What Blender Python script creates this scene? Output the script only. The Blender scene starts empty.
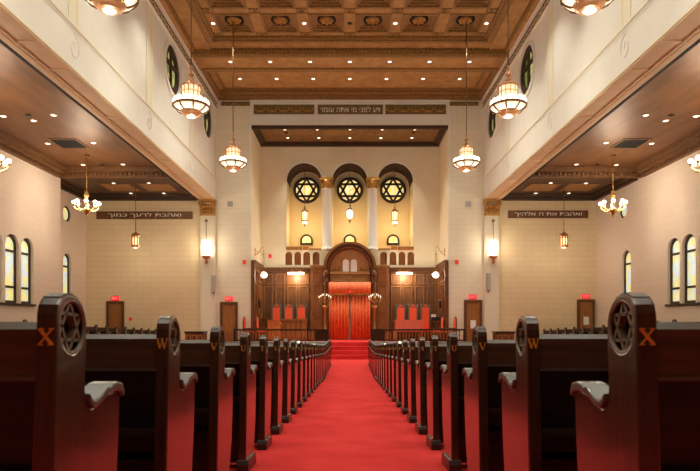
import bpy, bmesh, math, random
from mathutils import Vector, Matrix
random.seed(7)
PI = math.pi
C = bpy.context.scene.collection
F = 570.0            # focal length in pixels of the 700x471 frame
CX, HY = 350.0, 322.0
CAMZ = 1.71          # lens height above the front floor
def at(px, py, Y):   # a pixel of the photograph taken to the distance Y
    return ((px-CX)*Y/F, Y, (HY-py)*Y/F+CAMZ)
def sl(c):
    c = c/255.0
    return c/12.92 if c <= .04045 else ((c+.055)/1.055)**2.4
def rgb(r, g, b): return (sl(r), sl(g), sl(b), 1)

# ------------------------------------------------------------------ materials
def mat(name, col, rough=.5, metal=0., coat=0., spec=.5):
    m = bpy.data.materials.new(name); m.use_nodes = True
    b = m.node_tree.nodes['Principled BSDF']
    b.inputs['Base Color'].default_value = col
    b.inputs['Roughness'].default_value = rough
    b.inputs['Metallic'].default_value = metal
    b.inputs['Specular IOR Level'].default_value = spec
    if coat:
        b.inputs['Coat Weight'].default_value = coat
        b.inputs['Coat Roughness'].default_value = .12
    return m
def noisy(m, c1, c2, scale=4., stretch=(1, 1, 1), bump=0., detail=4., bscale=None):
    nt = m.node_tree; N = nt.nodes; L = nt.links; b = N['Principled BSDF']
    tc = N.new('ShaderNodeTexCoord'); mp = N.new('ShaderNodeMapping')
    mp.inputs['Scale'].default_value = stretch
    nz = N.new('ShaderNodeTexNoise'); nz.inputs['Scale'].default_value = scale; nz.inputs['Detail'].default_value = detail
    cr = N.new('ShaderNodeValToRGB'); cr.color_ramp.elements[0].color = c1; cr.color_ramp.elements[1].color = c2
    cr.color_ramp.elements[0].position = .3; cr.color_ramp.elements[1].position = .7
    L.new(tc.outputs['Object'], mp.inputs['Vector']); L.new(mp.outputs[0], nz.inputs['Vector'])
    L.new(nz.outputs[0], cr.inputs[0]); L.new(cr.outputs[0], b.inputs['Base Color'])
    if bump:
        n2 = N.new('ShaderNodeTexNoise'); n2.inputs['Scale'].default_value = bscale or scale*3
        L.new(mp.outputs[0], n2.inputs['Vector'])
        bp = N.new('ShaderNodeBump'); bp.inputs['Strength'].default_value = bump; bp.inputs['Distance'].default_value = .02
        L.new(n2.outputs[0], bp.inputs['Height']); L.new(bp.outputs[0], b.inputs['Normal'])
    return m
def emis(name, col, strength, base=None):
    m = mat(name, base or col, .3)
    b = m.node_tree.nodes['Principled BSDF']
    b.inputs['Emission Color'].default_value = col; b.inputs['Emission Strength'].default_value = strength
    return m
def blocks(name, c1, c2, cm, w, h, plane):
    m = mat(name, c1, .8, spec=.2)
    nt = m.node_tree; N = nt.nodes; L = nt.links; b = N['Principled BSDF']
    tc = N.new('ShaderNodeTexCoord'); sp = N.new('ShaderNodeSeparateXYZ'); cb = N.new('ShaderNodeCombineXYZ')
    L.new(tc.outputs['Object'], sp.inputs[0])
    L.new(sp.outputs['X' if plane == 'xz' else 'Y'], cb.inputs[0]); L.new(sp.outputs['Z'], cb.inputs[1])
    br = N.new('ShaderNodeTexBrick'); br.inputs['Scale'].default_value = 1
    br.inputs['Brick Width'].default_value = w; br.inputs['Row Height'].default_value = h
    br.inputs['Mortar Size'].default_value = .008; br.inputs['Mortar Smooth'].default_value = .3
    br.inputs['Color1'].default_value = c1; br.inputs['Color2'].default_value = c2; br.inputs['Mortar'].default_value = cm
    L.new(cb.outputs[0], br.inputs['Vector']); L.new(br.outputs['Color'], b.inputs['Base Color'])
    return m
M = {}
M['plaster'] = noisy(mat('plaster', rgb(232, 230, 220), .75, spec=.25), rgb(229, 227, 217), rgb(235, 233, 223), 1.5)
M['plaster_warm'] = noisy(mat('plaster_warm', rgb(232, 220, 190), .75, spec=.25), rgb(228, 216, 185), rgb(236, 224, 195), 1.5)
M['block_front'] = blocks('block_front', rgb(233, 213, 174), rgb(229, 208, 168), rgb(212, 189, 148), .75, .26, 'xz')
M['block_side'] = blocks('block_side', rgb(230, 211, 192), rgb(227, 208, 188), rgb(219, 198, 177), .75, .26, 'yz')
M['block_flank'] = blocks('block_flank', rgb(235, 226, 203), rgb(231, 222, 198), rgb(218, 207, 182), .75, .26, 'xz')
M['niche'] = mat('niche', rgb(234, 217, 176), .8, spec=.2)
M['pilaster_strip'] = mat('pilaster_strip', rgb(235, 228, 205), .7)
M['soffit'] = noisy(mat('soffit', rgb(222, 194, 150), .6), rgb(216, 188, 142), rgb(228, 200, 158), 2)
M['ceil'] = noisy(mat('ceil', rgb(180, 136, 78), .5), rgb(164, 121, 65), rgb(194, 150, 88), 3, (1, 1, 1), .15)
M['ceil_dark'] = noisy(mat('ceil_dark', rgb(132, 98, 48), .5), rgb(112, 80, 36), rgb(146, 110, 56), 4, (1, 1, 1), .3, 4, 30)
M['ceil_side'] = noisy(mat('ceil_side', rgb(116, 76, 42), .47, .35), rgb(104, 67, 36), rgb(128, 84, 47), 1.2, (3, .6, 1), .12, 4, 6)
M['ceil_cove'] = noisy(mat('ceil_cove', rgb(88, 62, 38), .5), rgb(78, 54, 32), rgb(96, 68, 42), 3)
M['ceil_patch'] = mat('ceil_patch', rgb(164, 122, 74), .5)
M['cornice'] = noisy(mat('cornice', rgb(146, 108, 54), .5), rgb(122, 88, 42), rgb(166, 124, 64), 12, (1, 1, 1), .5, 3, 40)
M['cornice_dark'] = noisy(mat('cornice_dark', rgb(66, 42, 22), .5), rgb(54, 34, 17), rgb(76, 50, 26), 12, (1, 1, 1), .4, 3, 40)
M['gap'] = mat('gap', rgb(22, 15, 10), .8)
M['cornice_mid'] = noisy(mat('cornice_mid', rgb(108, 72, 38), .5), rgb(90, 58, 29), rgb(126, 86, 48), 12, (1, 1, 1), .5, 3, 40)
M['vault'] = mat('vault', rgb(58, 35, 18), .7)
M['chair_frame'] = mat('chair_frame', rgb(104, 98, 88), .45)
M['tympanum'] = noisy(mat('tympanum', rgb(180, 126, 68), .5), rgb(162, 108, 54), rgb(196, 142, 80), 5, (6, 6, .5))
M['gold'] = noisy(mat('gold', rgb(190, 142, 70), .4, .6), rgb(160, 112, 46), rgb(206, 160, 88), 20, (1, 1, 1), .5, 3, 50)
M['brass'] = mat('brass', rgb(204, 164, 100), .28, .9)
M['copper'] = mat('copper', rgb(192, 138, 96), .35, .7)
M['bronze'] = mat('bronze', rgb(128, 96, 62), .35, .7)
M['olive'] = noisy(mat('olive', rgb(116, 98, 48), .55), rgb(102, 84, 38), rgb(130, 110, 56), 12)
M['plaque'] = noisy(mat('plaque', rgb(104, 66, 26), .5), rgb(84, 50, 16), rgb(122, 78, 34), 3)
M['letter_white'] = mat('letter_white', rgb(246, 240, 226), .5)
M['letter_gold'] = mat('letter_gold', rgb(232, 172, 66), .45)
M['carpet'] = noisy(mat('carpet', rgb(198, 52, 50), .95, spec=.1), rgb(188, 45, 44), rgb(207, 59, 56), 2.2, (1, 1, 1), .35, 6, 220)
M['pew'] = noisy(mat('pew', rgb(40, 28, 20), .35, 0, .2), rgb(32, 22, 15), rgb(50, 35, 24), 6, (.6, 6, 6), .05)
M['pew_end'] = noisy(mat('pew_end', rgb(60, 35, 20), .28, 0, 1.), rgb(48, 27, 15), rgb(72, 43, 25), 9, (5, 5, .6), .03)
M['pew_top'] = noisy(mat('pew_top', rgb(88, 82, 76), .36, 0, .15), rgb(78, 73, 67), rgb(98, 92, 86), 14)  # grey puts gloss reflections on the dark arm and post tops into the colour
M['pew_star'] = mat('pew_star', rgb(112, 102, 84), .35)
M['pew_back_lit'] = noisy(mat('pew_back_lit', rgb(78, 55, 36), .35, 0, .3), rgb(64, 44, 28), rgb(92, 66, 44), 6, (.6, 6, 6), .05)  # lighter copy of the pew wood: overhead light put into the colour
M['wood'] = noisy(mat('wood', rgb(138, 86, 42), .5, spec=.3), rgb(116, 68, 30), rgb(158, 102, 54), 5, (6, 6, .5), .05)
M['wood_mid'] = noisy(mat('wood_mid', rgb(158, 104, 54), .5, spec=.3), rgb(138, 88, 42), rgb(174, 118, 64), 5, (6, 6, .5), .05)
M['wood_dark'] = noisy(mat('wood_dark', rgb(104, 64, 32), .5, spec=.3), rgb(86, 50, 23), rgb(120, 76, 40), 5, (6, 6, .5), .05)
M['wood_light'] = noisy(mat('wood_light', rgb(188, 108, 44), .45), rgb(172, 94, 34), rgb(202, 122, 54), 5, (.6, 6, 6))
M['rail'] = mat('rail', rgb(52, 34, 22), .3, 0, .3)
M['red'] = noisy(mat('red', rgb(244, 88, 48), .8), rgb(238, 76, 40), rgb(250, 100, 56), 30)
M['curtain'] = noisy(mat('curtain', rgb(240, 112, 58), .6), rgb(224, 88, 40), rgb(246, 136, 80), 14, (1, 1, 1), .2)
M['cloth'] = noisy(mat('cloth', rgb(214, 96, 70), .7), rgb(200, 66, 48), rgb(228, 132, 100), 30)
M['black'] = mat('black', rgb(22, 20, 20), .5)
M['grey'] = mat('grey', rgb(176, 172, 168), .5)
M['white'] = mat('white', rgb(240, 236, 228), .5)
M['frame_dark'] = mat('frame_dark', rgb(52, 34, 22), .5)
M['red_plastic_glow'] = emis('red_plastic_glow', rgb(214, 40, 44), .25)  # faint glow put into the plastic; the alarms are not lamps
M['exit'] = emis('exit', rgb(255, 30, 46), .75)
M['exit_letter'] = emis('exit_letter', rgb(255, 150, 140), 1.1)
WARM = rgb(255, 232, 202)
M['glow'] = emis('glow', WARM, 5)
M['glow_bulb'] = emis('glow_bulb', rgb(255, 238, 216), 10)
M['glow_panel'] = emis('glow_panel', rgb(255, 236, 206), 1.1)
M['glow_drum'] = emis('glow_drum', rgb(255, 224, 184), 1.15)
M['glow_lens'] = emis('glow_lens', rgb(240, 244, 246), .9)
M['sconce_glow'] = emis('sconce_glow', rgb(255, 238, 214), 5)
M['globe_glow'] = emis('globe_glow', rgb(255, 244, 228), 1.7)
M['lantern_glow'] = emis('lantern_glow', rgb(255, 214, 150), 3)
M['niche_glow'] = emis('niche_glow', rgb(255, 214, 140), 4)
M['down_glow'] = emis('down_glow', rgb(255, 236, 208), 6)
M['bar_glow'] = emis('bar_glow', rgb(255, 240, 218), 4)
def glass_mat(name, c1, c2, c3, scale, strength):
    m = mat(name, c1, .3); nt = m.node_tree; N = nt.nodes; L = nt.links; b = N['Principled BSDF']
    tc = N.new('ShaderNodeTexCoord'); vo = N.new('ShaderNodeTexVoronoi'); vo.inputs['Scale'].default_value = scale
    cr = N.new('ShaderNodeValToRGB'); cr.color_ramp.interpolation = 'CONSTANT'
    e = cr.color_ramp.elements; e[0].color = c1; e[1].color = c2; e[1].position = .45
    n = e.new(.75); n.color = c3
    L.new(tc.outputs['Object'], vo.inputs['Vector'])
    sp = N.new('ShaderNodeSeparateColor'); L.new(vo.outputs['Color'], sp.inputs[0]); L.new(sp.outputs[0], cr.inputs[0])
    L.new(cr.outputs[0], b.inputs['Base Color']); L.new(cr.outputs[0], b.inputs['Emission Color'])
    b.inputs['Emission Strength'].default_value = strength
    return m
M['stained'] = glass_mat('stained', rgb(226, 214, 140), rgb(206, 216, 176), rgb(190, 210, 214), 5.5, .95)
M['stained_blue'] = glass_mat('stained_blue', rgb(196, 212, 222), rgb(214, 222, 214), rgb(176, 196, 210), 9, .95)
M['stained_green'] = glass_mat('stained_green', rgb(216, 214, 140), rgb(120, 130, 70), rgb(170, 186, 120), 3, .55)
M['stained_amber'] = glass_mat('stained_amber', rgb(255, 228, 148), rgb(248, 204, 110), rgb(255, 240, 184), 7, 1.2)

# ------------------------------------------------------------------ mesh builder
class MB:
    def __init__(s): s.v = []; s.f = []; s.sm = []
    def add(s, vs, fs, smooth=False):
        o = len(s.v); s.v += [tuple(p) for p in vs]
        for f in fs: s.f.append([i+o for i in f]); s.sm.append(smooth)
        return s
    def box(s, x0, x1, y0, y1, z0, z1):
        x0, x1 = sorted((x0, x1)); y0, y1 = sorted((y0, y1)); z0, z1 = sorted((z0, z1))
        return s.add([(x0,y0,z0),(x1,y0,z0),(x1,y1,z0),(x0,y1,z0),(x0,y0,z1),(x1,y0,z1),(x1,y1,z1),(x0,y1,z1)],
                     [(0,3,2,1),(4,5,6,7),(0,1,5,4),(1,2,6,5),(2,3,7,6),(3,0,4,7)])
    def lathe(s, prof, seg=16, c=(0,0,0), smooth=True):
        vs = []; fs = []; n = len(prof)
        for k in range(seg):
            a = 2*PI*k/seg
            for r, z in prof: vs.append((c[0]+r*math.cos(a), c[1]+r*math.sin(a), c[2]+z))
        for k in range(seg):
            k2 = (k+1) % seg
            for i in range(n-1): fs.append((k*n+i, k2*n+i, k2*n+i+1, k*n+i+1))
        fs.append([k*n for k in range(seg)][::-1]); fs.append([k*n+n-1 for k in range(seg)])
        return s.add(vs, fs, smooth)
    def sphere(s, c, r, seg=12, rings=8, sz=1.):
        prof = [(max(r*math.sin(PI*i/rings), .0004), -r*sz*math.cos(PI*i/rings)) for i in range(rings+1)]
        return s.lathe(prof, seg, c)
    def tube(s, pts, r, seg=8, closed=False, smooth=True):
        pts = [Vector(p) for p in pts]; n = len(pts); vs = []; fs = []
        rr = r if isinstance(r, (list, tuple)) else [r]*n
        up = None
        for i, p in enumerate(pts):
            if closed: t = pts[(i+1) % n]-pts[i-1]
            else: t = pts[min(i+1, n-1)]-pts[max(i-1, 0)]
            t.normalize()
            if up is None:
                up = Vector((0, 0, 1)) if abs(t.z) < .9 else Vector((1, 0, 0))
            a = t.cross(up); a.normalize(); b = a.cross(t); b.normalize(); up = b
            for k in range(seg):
                an = 2*PI*k/seg
                vs.append(p+(a*math.cos(an)+b*math.sin(an))*rr[i])
        m = n if closed else n-1
        for i in range(m):
            j = (i+1) % n
            for k in range(seg):
                k2 = (k+1) % seg
                fs.append((i*seg+k, i*seg+k2, j*seg+k2, j*seg+k))
        if not closed:
            fs.append(list(range(seg))[::-1]); fs.append([(n-1)*seg+k for k in range(seg)])
        return s.add(vs, fs, smooth)
    def bar(s, a, b, w, d, normal):      # a straight bar of width w (in plane) and depth d (along normal)
        a = Vector(a); b = Vector(b); n = Vector(normal).normalized(); t = (b-a).normalized(); u = n.cross(t)
        vs = []
        for p in (a, b):
            for i, j in ((-1,-1),(1,-1),(1,1),(-1,1)): vs.append(p+u*(w/2*i)+n*(d/2*j))
        return s.add(vs, [(0,1,2,3),(4,7,6,5),(0,4,5,1),(1,5,6,2),(2,6,7,3),(3,7,4,0)])
    def prism(s, poly, mp, w0, w1):      # polygon (u,v) extruded from w0 to w1 through mp(u,v,w)
        n = len(poly)
        vs = [mp(u, v, w0) for u, v in poly]+[mp(u, v, w1) for u, v in poly]
        fs = [list(range(n))[::-1], [n+i for i in range(n)]]+[(i, (i+1) % n, n+(i+1) % n, n+i) for i in range(n)]
        return s.add(vs, fs)
    def plate(s, outer, holes, mp, w0, w1):   # flat slab with holes
        bm = bmesh.new(); edges = []
        for lp in [outer]+holes:
            vv = [bm.verts.new((u, v, 0)) for u, v in lp]
            for i in range(len(vv)): edges.append(bm.edges.new((vv[i], vv[(i+1) % len(vv)])))
        bmesh.ops.triangle_fill(bm, use_beauty=True, use_dissolve=False, edges=edges)
        bm.verts.index_update()
        vs = [(v.co.x, v.co.y) for v in bm.verts]; n = len(vs)
        tr = [[v.index for v in f.verts] for f in bm.faces]
        bd = [[v.index for v in e.verts] for e in bm.edges if len(e.link_faces) == 1]
        bm.free()
        V_ = [mp(u, v, w0) for u, v in vs]+[mp(u, v, w1) for u, v in vs]
        fs = tr+[[n+i for i in f] for f in tr]+[[a, b, n+b, n+a] for a, b in bd]
        return s.add(V_, fs)
    def text(s, body, height, mp, depth=.01, center=True, width=None):
        t = text_geo(body)
        if not t: return s
        vs, fs = t
        x0 = min(v[0] for v in vs); x1 = max(v[0] for v in vs); y0 = min(v[1] for v in vs); y1 = max(v[1] for v in vs)
        k = height/(y1-y0); kx = (width/(x1-x0)) if width else k
        z0 = min(v[2] for v in vs); z1 = max(v[2] for v in vs); dz = (z1-z0) or 1
        return s.add([mp((v[0]-(x0+x1)/2)*kx, (v[1]-(y0+y1)/2)*k, (v[2]-z0)/dz*depth) for v in vs], fs)
    def build(s, name, m, parent=None, bevel=0.):
        me = bpy.data.meshes.new(name); me.from_pydata(s.v, [], s.f)
        for p, sm in zip(me.polygons, s.sm): p.use_smooth = sm
        bm = bmesh.new(); bm.from_mesh(me)
        if bevel:
            bmesh.ops.remove_doubles(bm, verts=bm.verts, dist=1e-5)
            bmesh.ops.recalc_face_normals(bm, faces=bm.faces)
            ed = [e for e in bm.edges if len(e.link_faces) == 2 and e.calc_face_angle(0) > .6]
            bmesh.ops.bevel(bm, geom=ed, offset=bevel, segments=2, profile=.6, affect='EDGES', clamp_overlap=True)
        bmesh.ops.recalc_face_normals(bm, faces=bm.faces); bm.to_mesh(me); bm.free()
        me.materials.append(M[m] if isinstance(m, str) else m)
        o = bpy.data.objects.new(name, me); C.objects.link(o)
        if parent: o.parent = parent
        return o
_tx = {}
def text_geo(body):
    if body in _tx: return _tx[body]
    cu = bpy.data.curves.new('letters', 'FONT'); cu.body = body; cu.extrude = .05; cu.resolution_u = 3
    o = bpy.data.objects.new('letters', cu); C.objects.link(o); bpy.context.view_layer.update()
    dg = bpy.context.evaluated_depsgraph_get(); me = o.evaluated_get(dg).to_mesh()
    r = ([tuple(v.co) for v in me.vertices], [list(p.vertices) for p in me.polygons]) if len(me.vertices) else None
    o.evaluated_get(dg).to_mesh_clear(); bpy.data.objects.remove(o); bpy.data.curves.remove(cu)
    _tx[body] = r
    return r
def tag(o, label=None, cat=None, group=None, kind=None):
    if label: o['label'] = label
    if cat: o['category'] = cat
    if group: o['group'] = group
    if kind: o['kind'] = kind
    return o
def thing(name, label, cat, loc=(0,0,0), rz=0., group=None):
    o = bpy.data.objects.new(name, None); C.objects.link(o); o.location = loc; o.rotation_euler = (0,0,rz)
    o.empty_display_size = .1
    return tag(o, label, cat, group)
def struct(name, mb, m, label, cat, bevel=0.):
    return tag(mb.build(name, m, None, bevel), label, cat, None, 'structure')
def copy_tree(o, parent=None):
    c = o.copy(); C.objects.link(c)
    if parent: c.parent = parent
    for ch in list(o.children): copy_tree(ch, c)
    return c
def circ(cx, cy, r, n=32, ry=None): return [(cx+r*math.cos(2*PI*i/n), cy+(ry or r)*math.sin(2*PI*i/n)) for i in range(n)]
def arch(u0, u1, v0, v1, n=16):      # round-headed opening
    c = (u0+u1)/2; r = (u1-u0)/2; sp = v1-r
    return [(u0, v0), (u1, v0)]+[(c+r*math.cos(PI*i/n), sp+r*math.sin(PI*i/n)) for i in range(n+1)]
def rect(u0, u1, v0, v1): return [(u0,v0),(u1,v0),(u1,v1),(u0,v1)]
XZ = lambda Y0: (lambda u, v, w: (u, Y0+w, v))       # plane facing the camera, w = depth
YZ = lambda X0: (lambda u, v, w: (X0+w, u, v))       # side plane
XY = lambda Z0: (lambda u, v, w: (u, v, Z0+w))       # horizontal plane
ORD = ['first','second','third','fourth','fifth','sixth','seventh','eighth','ninth','tenth','eleventh','twelfth','thirteenth','fourteenth','fifteenth','sixteenth','seventeenth','eighteenth','nineteenth','twentieth','twenty-first','twenty-second','twenty-third','twenty-fourth']
def R(z): return z+CAMZ              # height above the lens to world height
SIDE = {-1: 'left', 1: 'right'}

# ------------------------------------------------------------------ floor, platform, steps
SL = .0465; YF = 17.3
def fl(Y): return max(0., (YF-Y)*SL)+max(0., (4.3-Y)*.0105)
REAR = -2.2
b = MB(); ys = [REAR, 4.3, YF, 33.2]
for a, c in zip(ys, ys[1:]):
    b.add([(-13.4,a,fl(a)),(13.4,a,fl(a)),(13.4,c,fl(c)),(-13.4,c,fl(c)),(-13.4,a,-.3),(13.4,a,-.3),(13.4,c,-.3),(-13.4,c,-.3)],
          [(0,1,2,3),(4,7,6,5),(0,4,5,1),(2,6,7,3),(1,5,6,2),(3,7,4,0)])
struct('floor', b, 'carpet', 'red carpet floor sloping gently down the centre aisle to the steps', 'floor')
SSL = .037
def sfl(Y): return max(.33, .355+(27.3-Y)*SSL)
PLZ = R(-.95)
for s in (-1, 1):
    b = MB(); xo = 12.9 if s < 0 else 12.05
    b.add([(s*8.75,14,-.05),(s*xo,14,-.05),(s*xo,28,-.05),(s*8.75,28,-.05),(s*8.75,14,sfl(14)),(s*xo,14,sfl(14)),(s*xo,28,.33),(s*8.75,28,.33)],
          [(0,3,2,1),(4,5,6,7),(0,1,5,4),(1,2,6,5),(2,3,7,6),(3,0,4,7)])
    struct('floor_'+SIDE[s], b, 'carpet', 'raised red carpeted side floor along the %s wall under the side pews' % SIDE[s], 'floor')
struct('platform', MB().box(-5.6,5.6,27.2,31.0,-.05,PLZ), 'carpet', 'raised red carpeted platform in front of the ark', 'platform')
b = MB()
for k in range(4): b.box(-.84,.84,26.0+.3*k,27.2,-.02,PLZ/4*(k+1)-.004*(k == 3))
struct('steps', b, 'carpet', 'four red carpeted steps at the end of the centre aisle', 'steps')
for s in (-1,1):
    b = MB().box(s*.88,s*5.62,27.08,27.19,-.02,PLZ-.03); n = 8
    for k in range(n):
        x = .95+k*.58; b.box(s*x,s*(x+.46),27.055,27.08,.1,PLZ-.12)
    struct('trim_platform_'+SIDE[s], b, 'wood_dark', 'dark wood panelled front of the platform on the %s of the steps' % SIDE[s], 'panelling')

# ------------------------------------------------------------------ outer walls
WIN_Y = [(18.0,18.82),(18.97,19.79),(19.94,20.76),(20.91,21.7)]
WZ0, WZ1 = R(.68), R(3.14)
SINGLE = {-1: (25.75,26.5), 1: (24.55,25.35)}
OVAL = {-1: 26.1, 1: 25.25}
XN = {-1: -12.05, 1: 12.1}
YJ = 23.75; XREC = -12.95
TOP = R(6.35)
def side_wall(s):
    X = XN[s]; holes = [arch(a, c, WZ0, WZ1) for a, c in WIN_Y]
    if s > 0:
        holes.append(arch(SINGLE[1][0], SINGLE[1][1], WZ0, R(3.14))); holes.append(circ(OVAL[1], R(4.95), .36))
        b = MB().plate(rect(REAR-.3, 28.3, -.2, TOP+.3), holes, YZ(X), 0, .4)
        struct('wall_right', b, 'block_side', 'pinkish cream right side wall with stained glass windows', 'wall')
    else:
        b = MB().plate(rect(REAR-.3, YJ, -.2, TOP+.3), holes, YZ(X), 0, -.4)
        b.box(XREC-.4, X-.4, YJ-.3, YJ, -.2, TOP+.3)
        struct('wall_left', b, 'block_side', 'pinkish cream left side wall with stained glass windows', 'wall')
        h2 = [arch(SINGLE[-1][0], SINGLE[-1][1], WZ0, R(3.14)), circ(OVAL[-1], R(4.95), .36)]
        b = MB().plate(rect(YJ, 28.3, -.2, TOP+.3), h2, YZ(XREC), 0, -.4)
        struct('wall_left_recess', b, 'block_side', 'set-back end of the left side wall beside the far corner', 'wall')
side_wall(-1); side_wall(1)
win_no = [0]
def window(label):
    win_no[0] += 1
    o = bpy.data.objects.new('window_%d' % win_no[0], None); C.objects.link(o)
    return tag(o, label, 'window', None, 'structure')
def arched_window(X, s, y0, y1, z0, z1, label, sill=True):
    w = window(label); mp = YZ(X); fr = .095; n0, n1 = (s*.10, s*.18)
    outer = arch(y0, y1, z0, z1); inner = arch(y0+fr, y1-fr, z0+fr, z1-fr)
    b = MB().plate(outer, [inner], mp, n0, n1)
    H = z1-z0; ym = (y0+y1)/2
    for t in (.235, .76): b.box(X+n0, X+n1-.0*s, y0+fr*.5, y1-fr*.5, z0+H*t-.045, z0+H*t+.045)
    b.build('window_frame', 'frame_dark', w)
    MB().prism(arch(y0+.03, y1-.03, z0+.03, z1-.03), mp, s*.145, s*.155).build('pane', 'stained', w)
    MB().prism(circ(ym, z0+H*.52, .16, 20, .3), mp, s*.137, s*.144).build('pane', 'stained_blue', w)
    if sill: MB().box(X-s*.08, X+s*.12, y0-.06, y1+.06, z0-.09, z0-.005).build('window_sill', 'frame_dark', w)
names = ['farthest back of the four arched windows','second from the back of the four arched windows','third of the four arched windows','nearest the front of the four arched windows']
for s in (-1,1):
    for k, (a, c) in enumerate(WIN_Y):
        arched_window(XN[s], s, a, c, WZ0, WZ1, 'tall stained glass window, %s on the %s wall' % (names[k], SIDE[s]))
    Xs = XREC if s < 0 else XN[1]
    a, c = SINGLE[s]
    arched_window(Xs, s, a, c, WZ0, R(3.14), 'single narrow arched stained glass window near the far end of the %s wall' % SIDE[s])
    w = window('small round window high up near the far end of the %s wall' % SIDE[s])
    MB().plate(circ(OVAL[s], R(4.95), .36), [circ(OVAL[s], R(4.95), .29)], YZ(Xs), s*.05, s*.14).build('window_frame', 'frame_dark', w)
    MB().prism(circ(OVAL[s], R(4.95), .33), YZ(Xs), s*.1, s*.11).build('pane', 'stained', w)
# rear wall behind the camera
struct('wall_back', MB().box(-13.4,13.4,REAR-.4,REAR,-.2,R(12)), 'wood_dark', 'dark wood rear wall of the hall', 'wall')

# ------------------------------------------------------------------ front walls (distance 28)
KF = 28/F
for s in (-1,1):
    xo = 13.35 if s < 0 else 12.5
    # aisle end wall
    b = MB().box(s*7.36, s*xo, 28, 28.4, -.2, TOP+.3)
    struct('wall_front_'+SIDE[s], b, 'block_front', 'cream block end wall of the %s aisle behind the side pews' % SIDE[s], 'wall')
    b = MB().box(s*4.84, s*7.355, 28, 28.6, -.2, R(11.4))
    struct('wall_front_inner_'+SIDE[s], b, 'block_flank', 'tall cream wall on the %s of the alcove opening' % SIDE[s], 'wall')
    b = MB().box(s*4.84, s*5.2, 28.605, 31.3, -.2, R(10.2))
    struct('wall_alcove_'+SIDE[s], b, 'plaster_warm', '%s side wall of the ark alcove' % SIDE[s], 'wall')
    # flat pilaster with gilded capital
    p = tag(MB().box(s*6.58, s*7.32, 27.86, 28.0, 0, R(5.2)).build('column', 'pilaster_strip'), 'flat cream pilaster with gilded capital under the %s beam' % SIDE[s], 'column', None, 'structure')
    b = MB(); z0, z1 = R(5.28), R(5.97)
    b.box(s*6.62, s*7.28, 27.83, 27.995, z0, z0+.5); b.box(s*6.54, s*7.36, 27.76, 27.995, z1-.1, z1); b.box(s*6.58,s*7.32,27.8,27.995,z0-.08,z0)
    for k in range(5):
        x = 6.66+k*.145
        b.sphere((s*x, 27.82, z0+.14), .085, 8, 6, 1.5); b.sphere((s*x, 27.78, z0+.36), .09, 8, 6, 1.4)
    for x in (6.62, 7.28): b.sphere((s*x, 27.77, z1-.18), .11, 10, 6)
    b.build('capital', 'gold', p)
    b = MB()
    for x in (6.62,7.24): b.box(s*x, s*(x+.05), 27.84, 27.858, .2, R(5.15))
    b.build('moulding', 'plaster_warm', p)
# lintel wall above the opening
struct('wall_front_upper', MB().box(-4.838,4.838,28,28.6,R(9.67),R(11.4)), 'plaster', 'plaster wall above the alcove opening with inscription panels', 'wall')
b = MB()
for s in (-1,1): b.box(s*4.845, s*4.93, 27.95, 28.0, PLZ+4.0, R(10.55))
b.box(-4.9,4.9,27.9,28.0,R(10.78),R(10.9)); b.box(-4.715,4.715,27.93,28.0,R(9.68),R(9.78))
for x in (4.84,4.84): pass
struct('trim_1', b, 'plaster', 'raised plaster frame round the alcove opening', 'trim')
# alcove: ceiling, back wall
b = MB().box(-4.84,4.84,28.601,31.3,R(9.67),R(9.95))
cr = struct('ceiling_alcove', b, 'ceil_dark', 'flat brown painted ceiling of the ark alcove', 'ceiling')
b = MB()
for y0, y1 in ((28.0,28.16),(30.72,30.9)): b.box(-4.83,4.83,y0,y1,R(9.5),R(9.67))
for s in (-1,1): b.box(s*4.68,s*4.83,28.16,30.72,R(9.55),R(9.669)); b.box(s*4.5,s*4.68,28.16,30.72,R(9.62),R(9.669))
b.box(-4.5,4.5,28.16,28.28,R(9.62),R(9.669)); b.box(-4.5,4.5,30.56,30.72,R(9.6),R(9.669))
b.build('cornice', 'cornice_dark', cr)
MB().prism(circ(-.68, 29.15, .7, 28, .45), XY(R(9.66)), 0, .008).build('painted_patch', 'cornice', cr)

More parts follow.
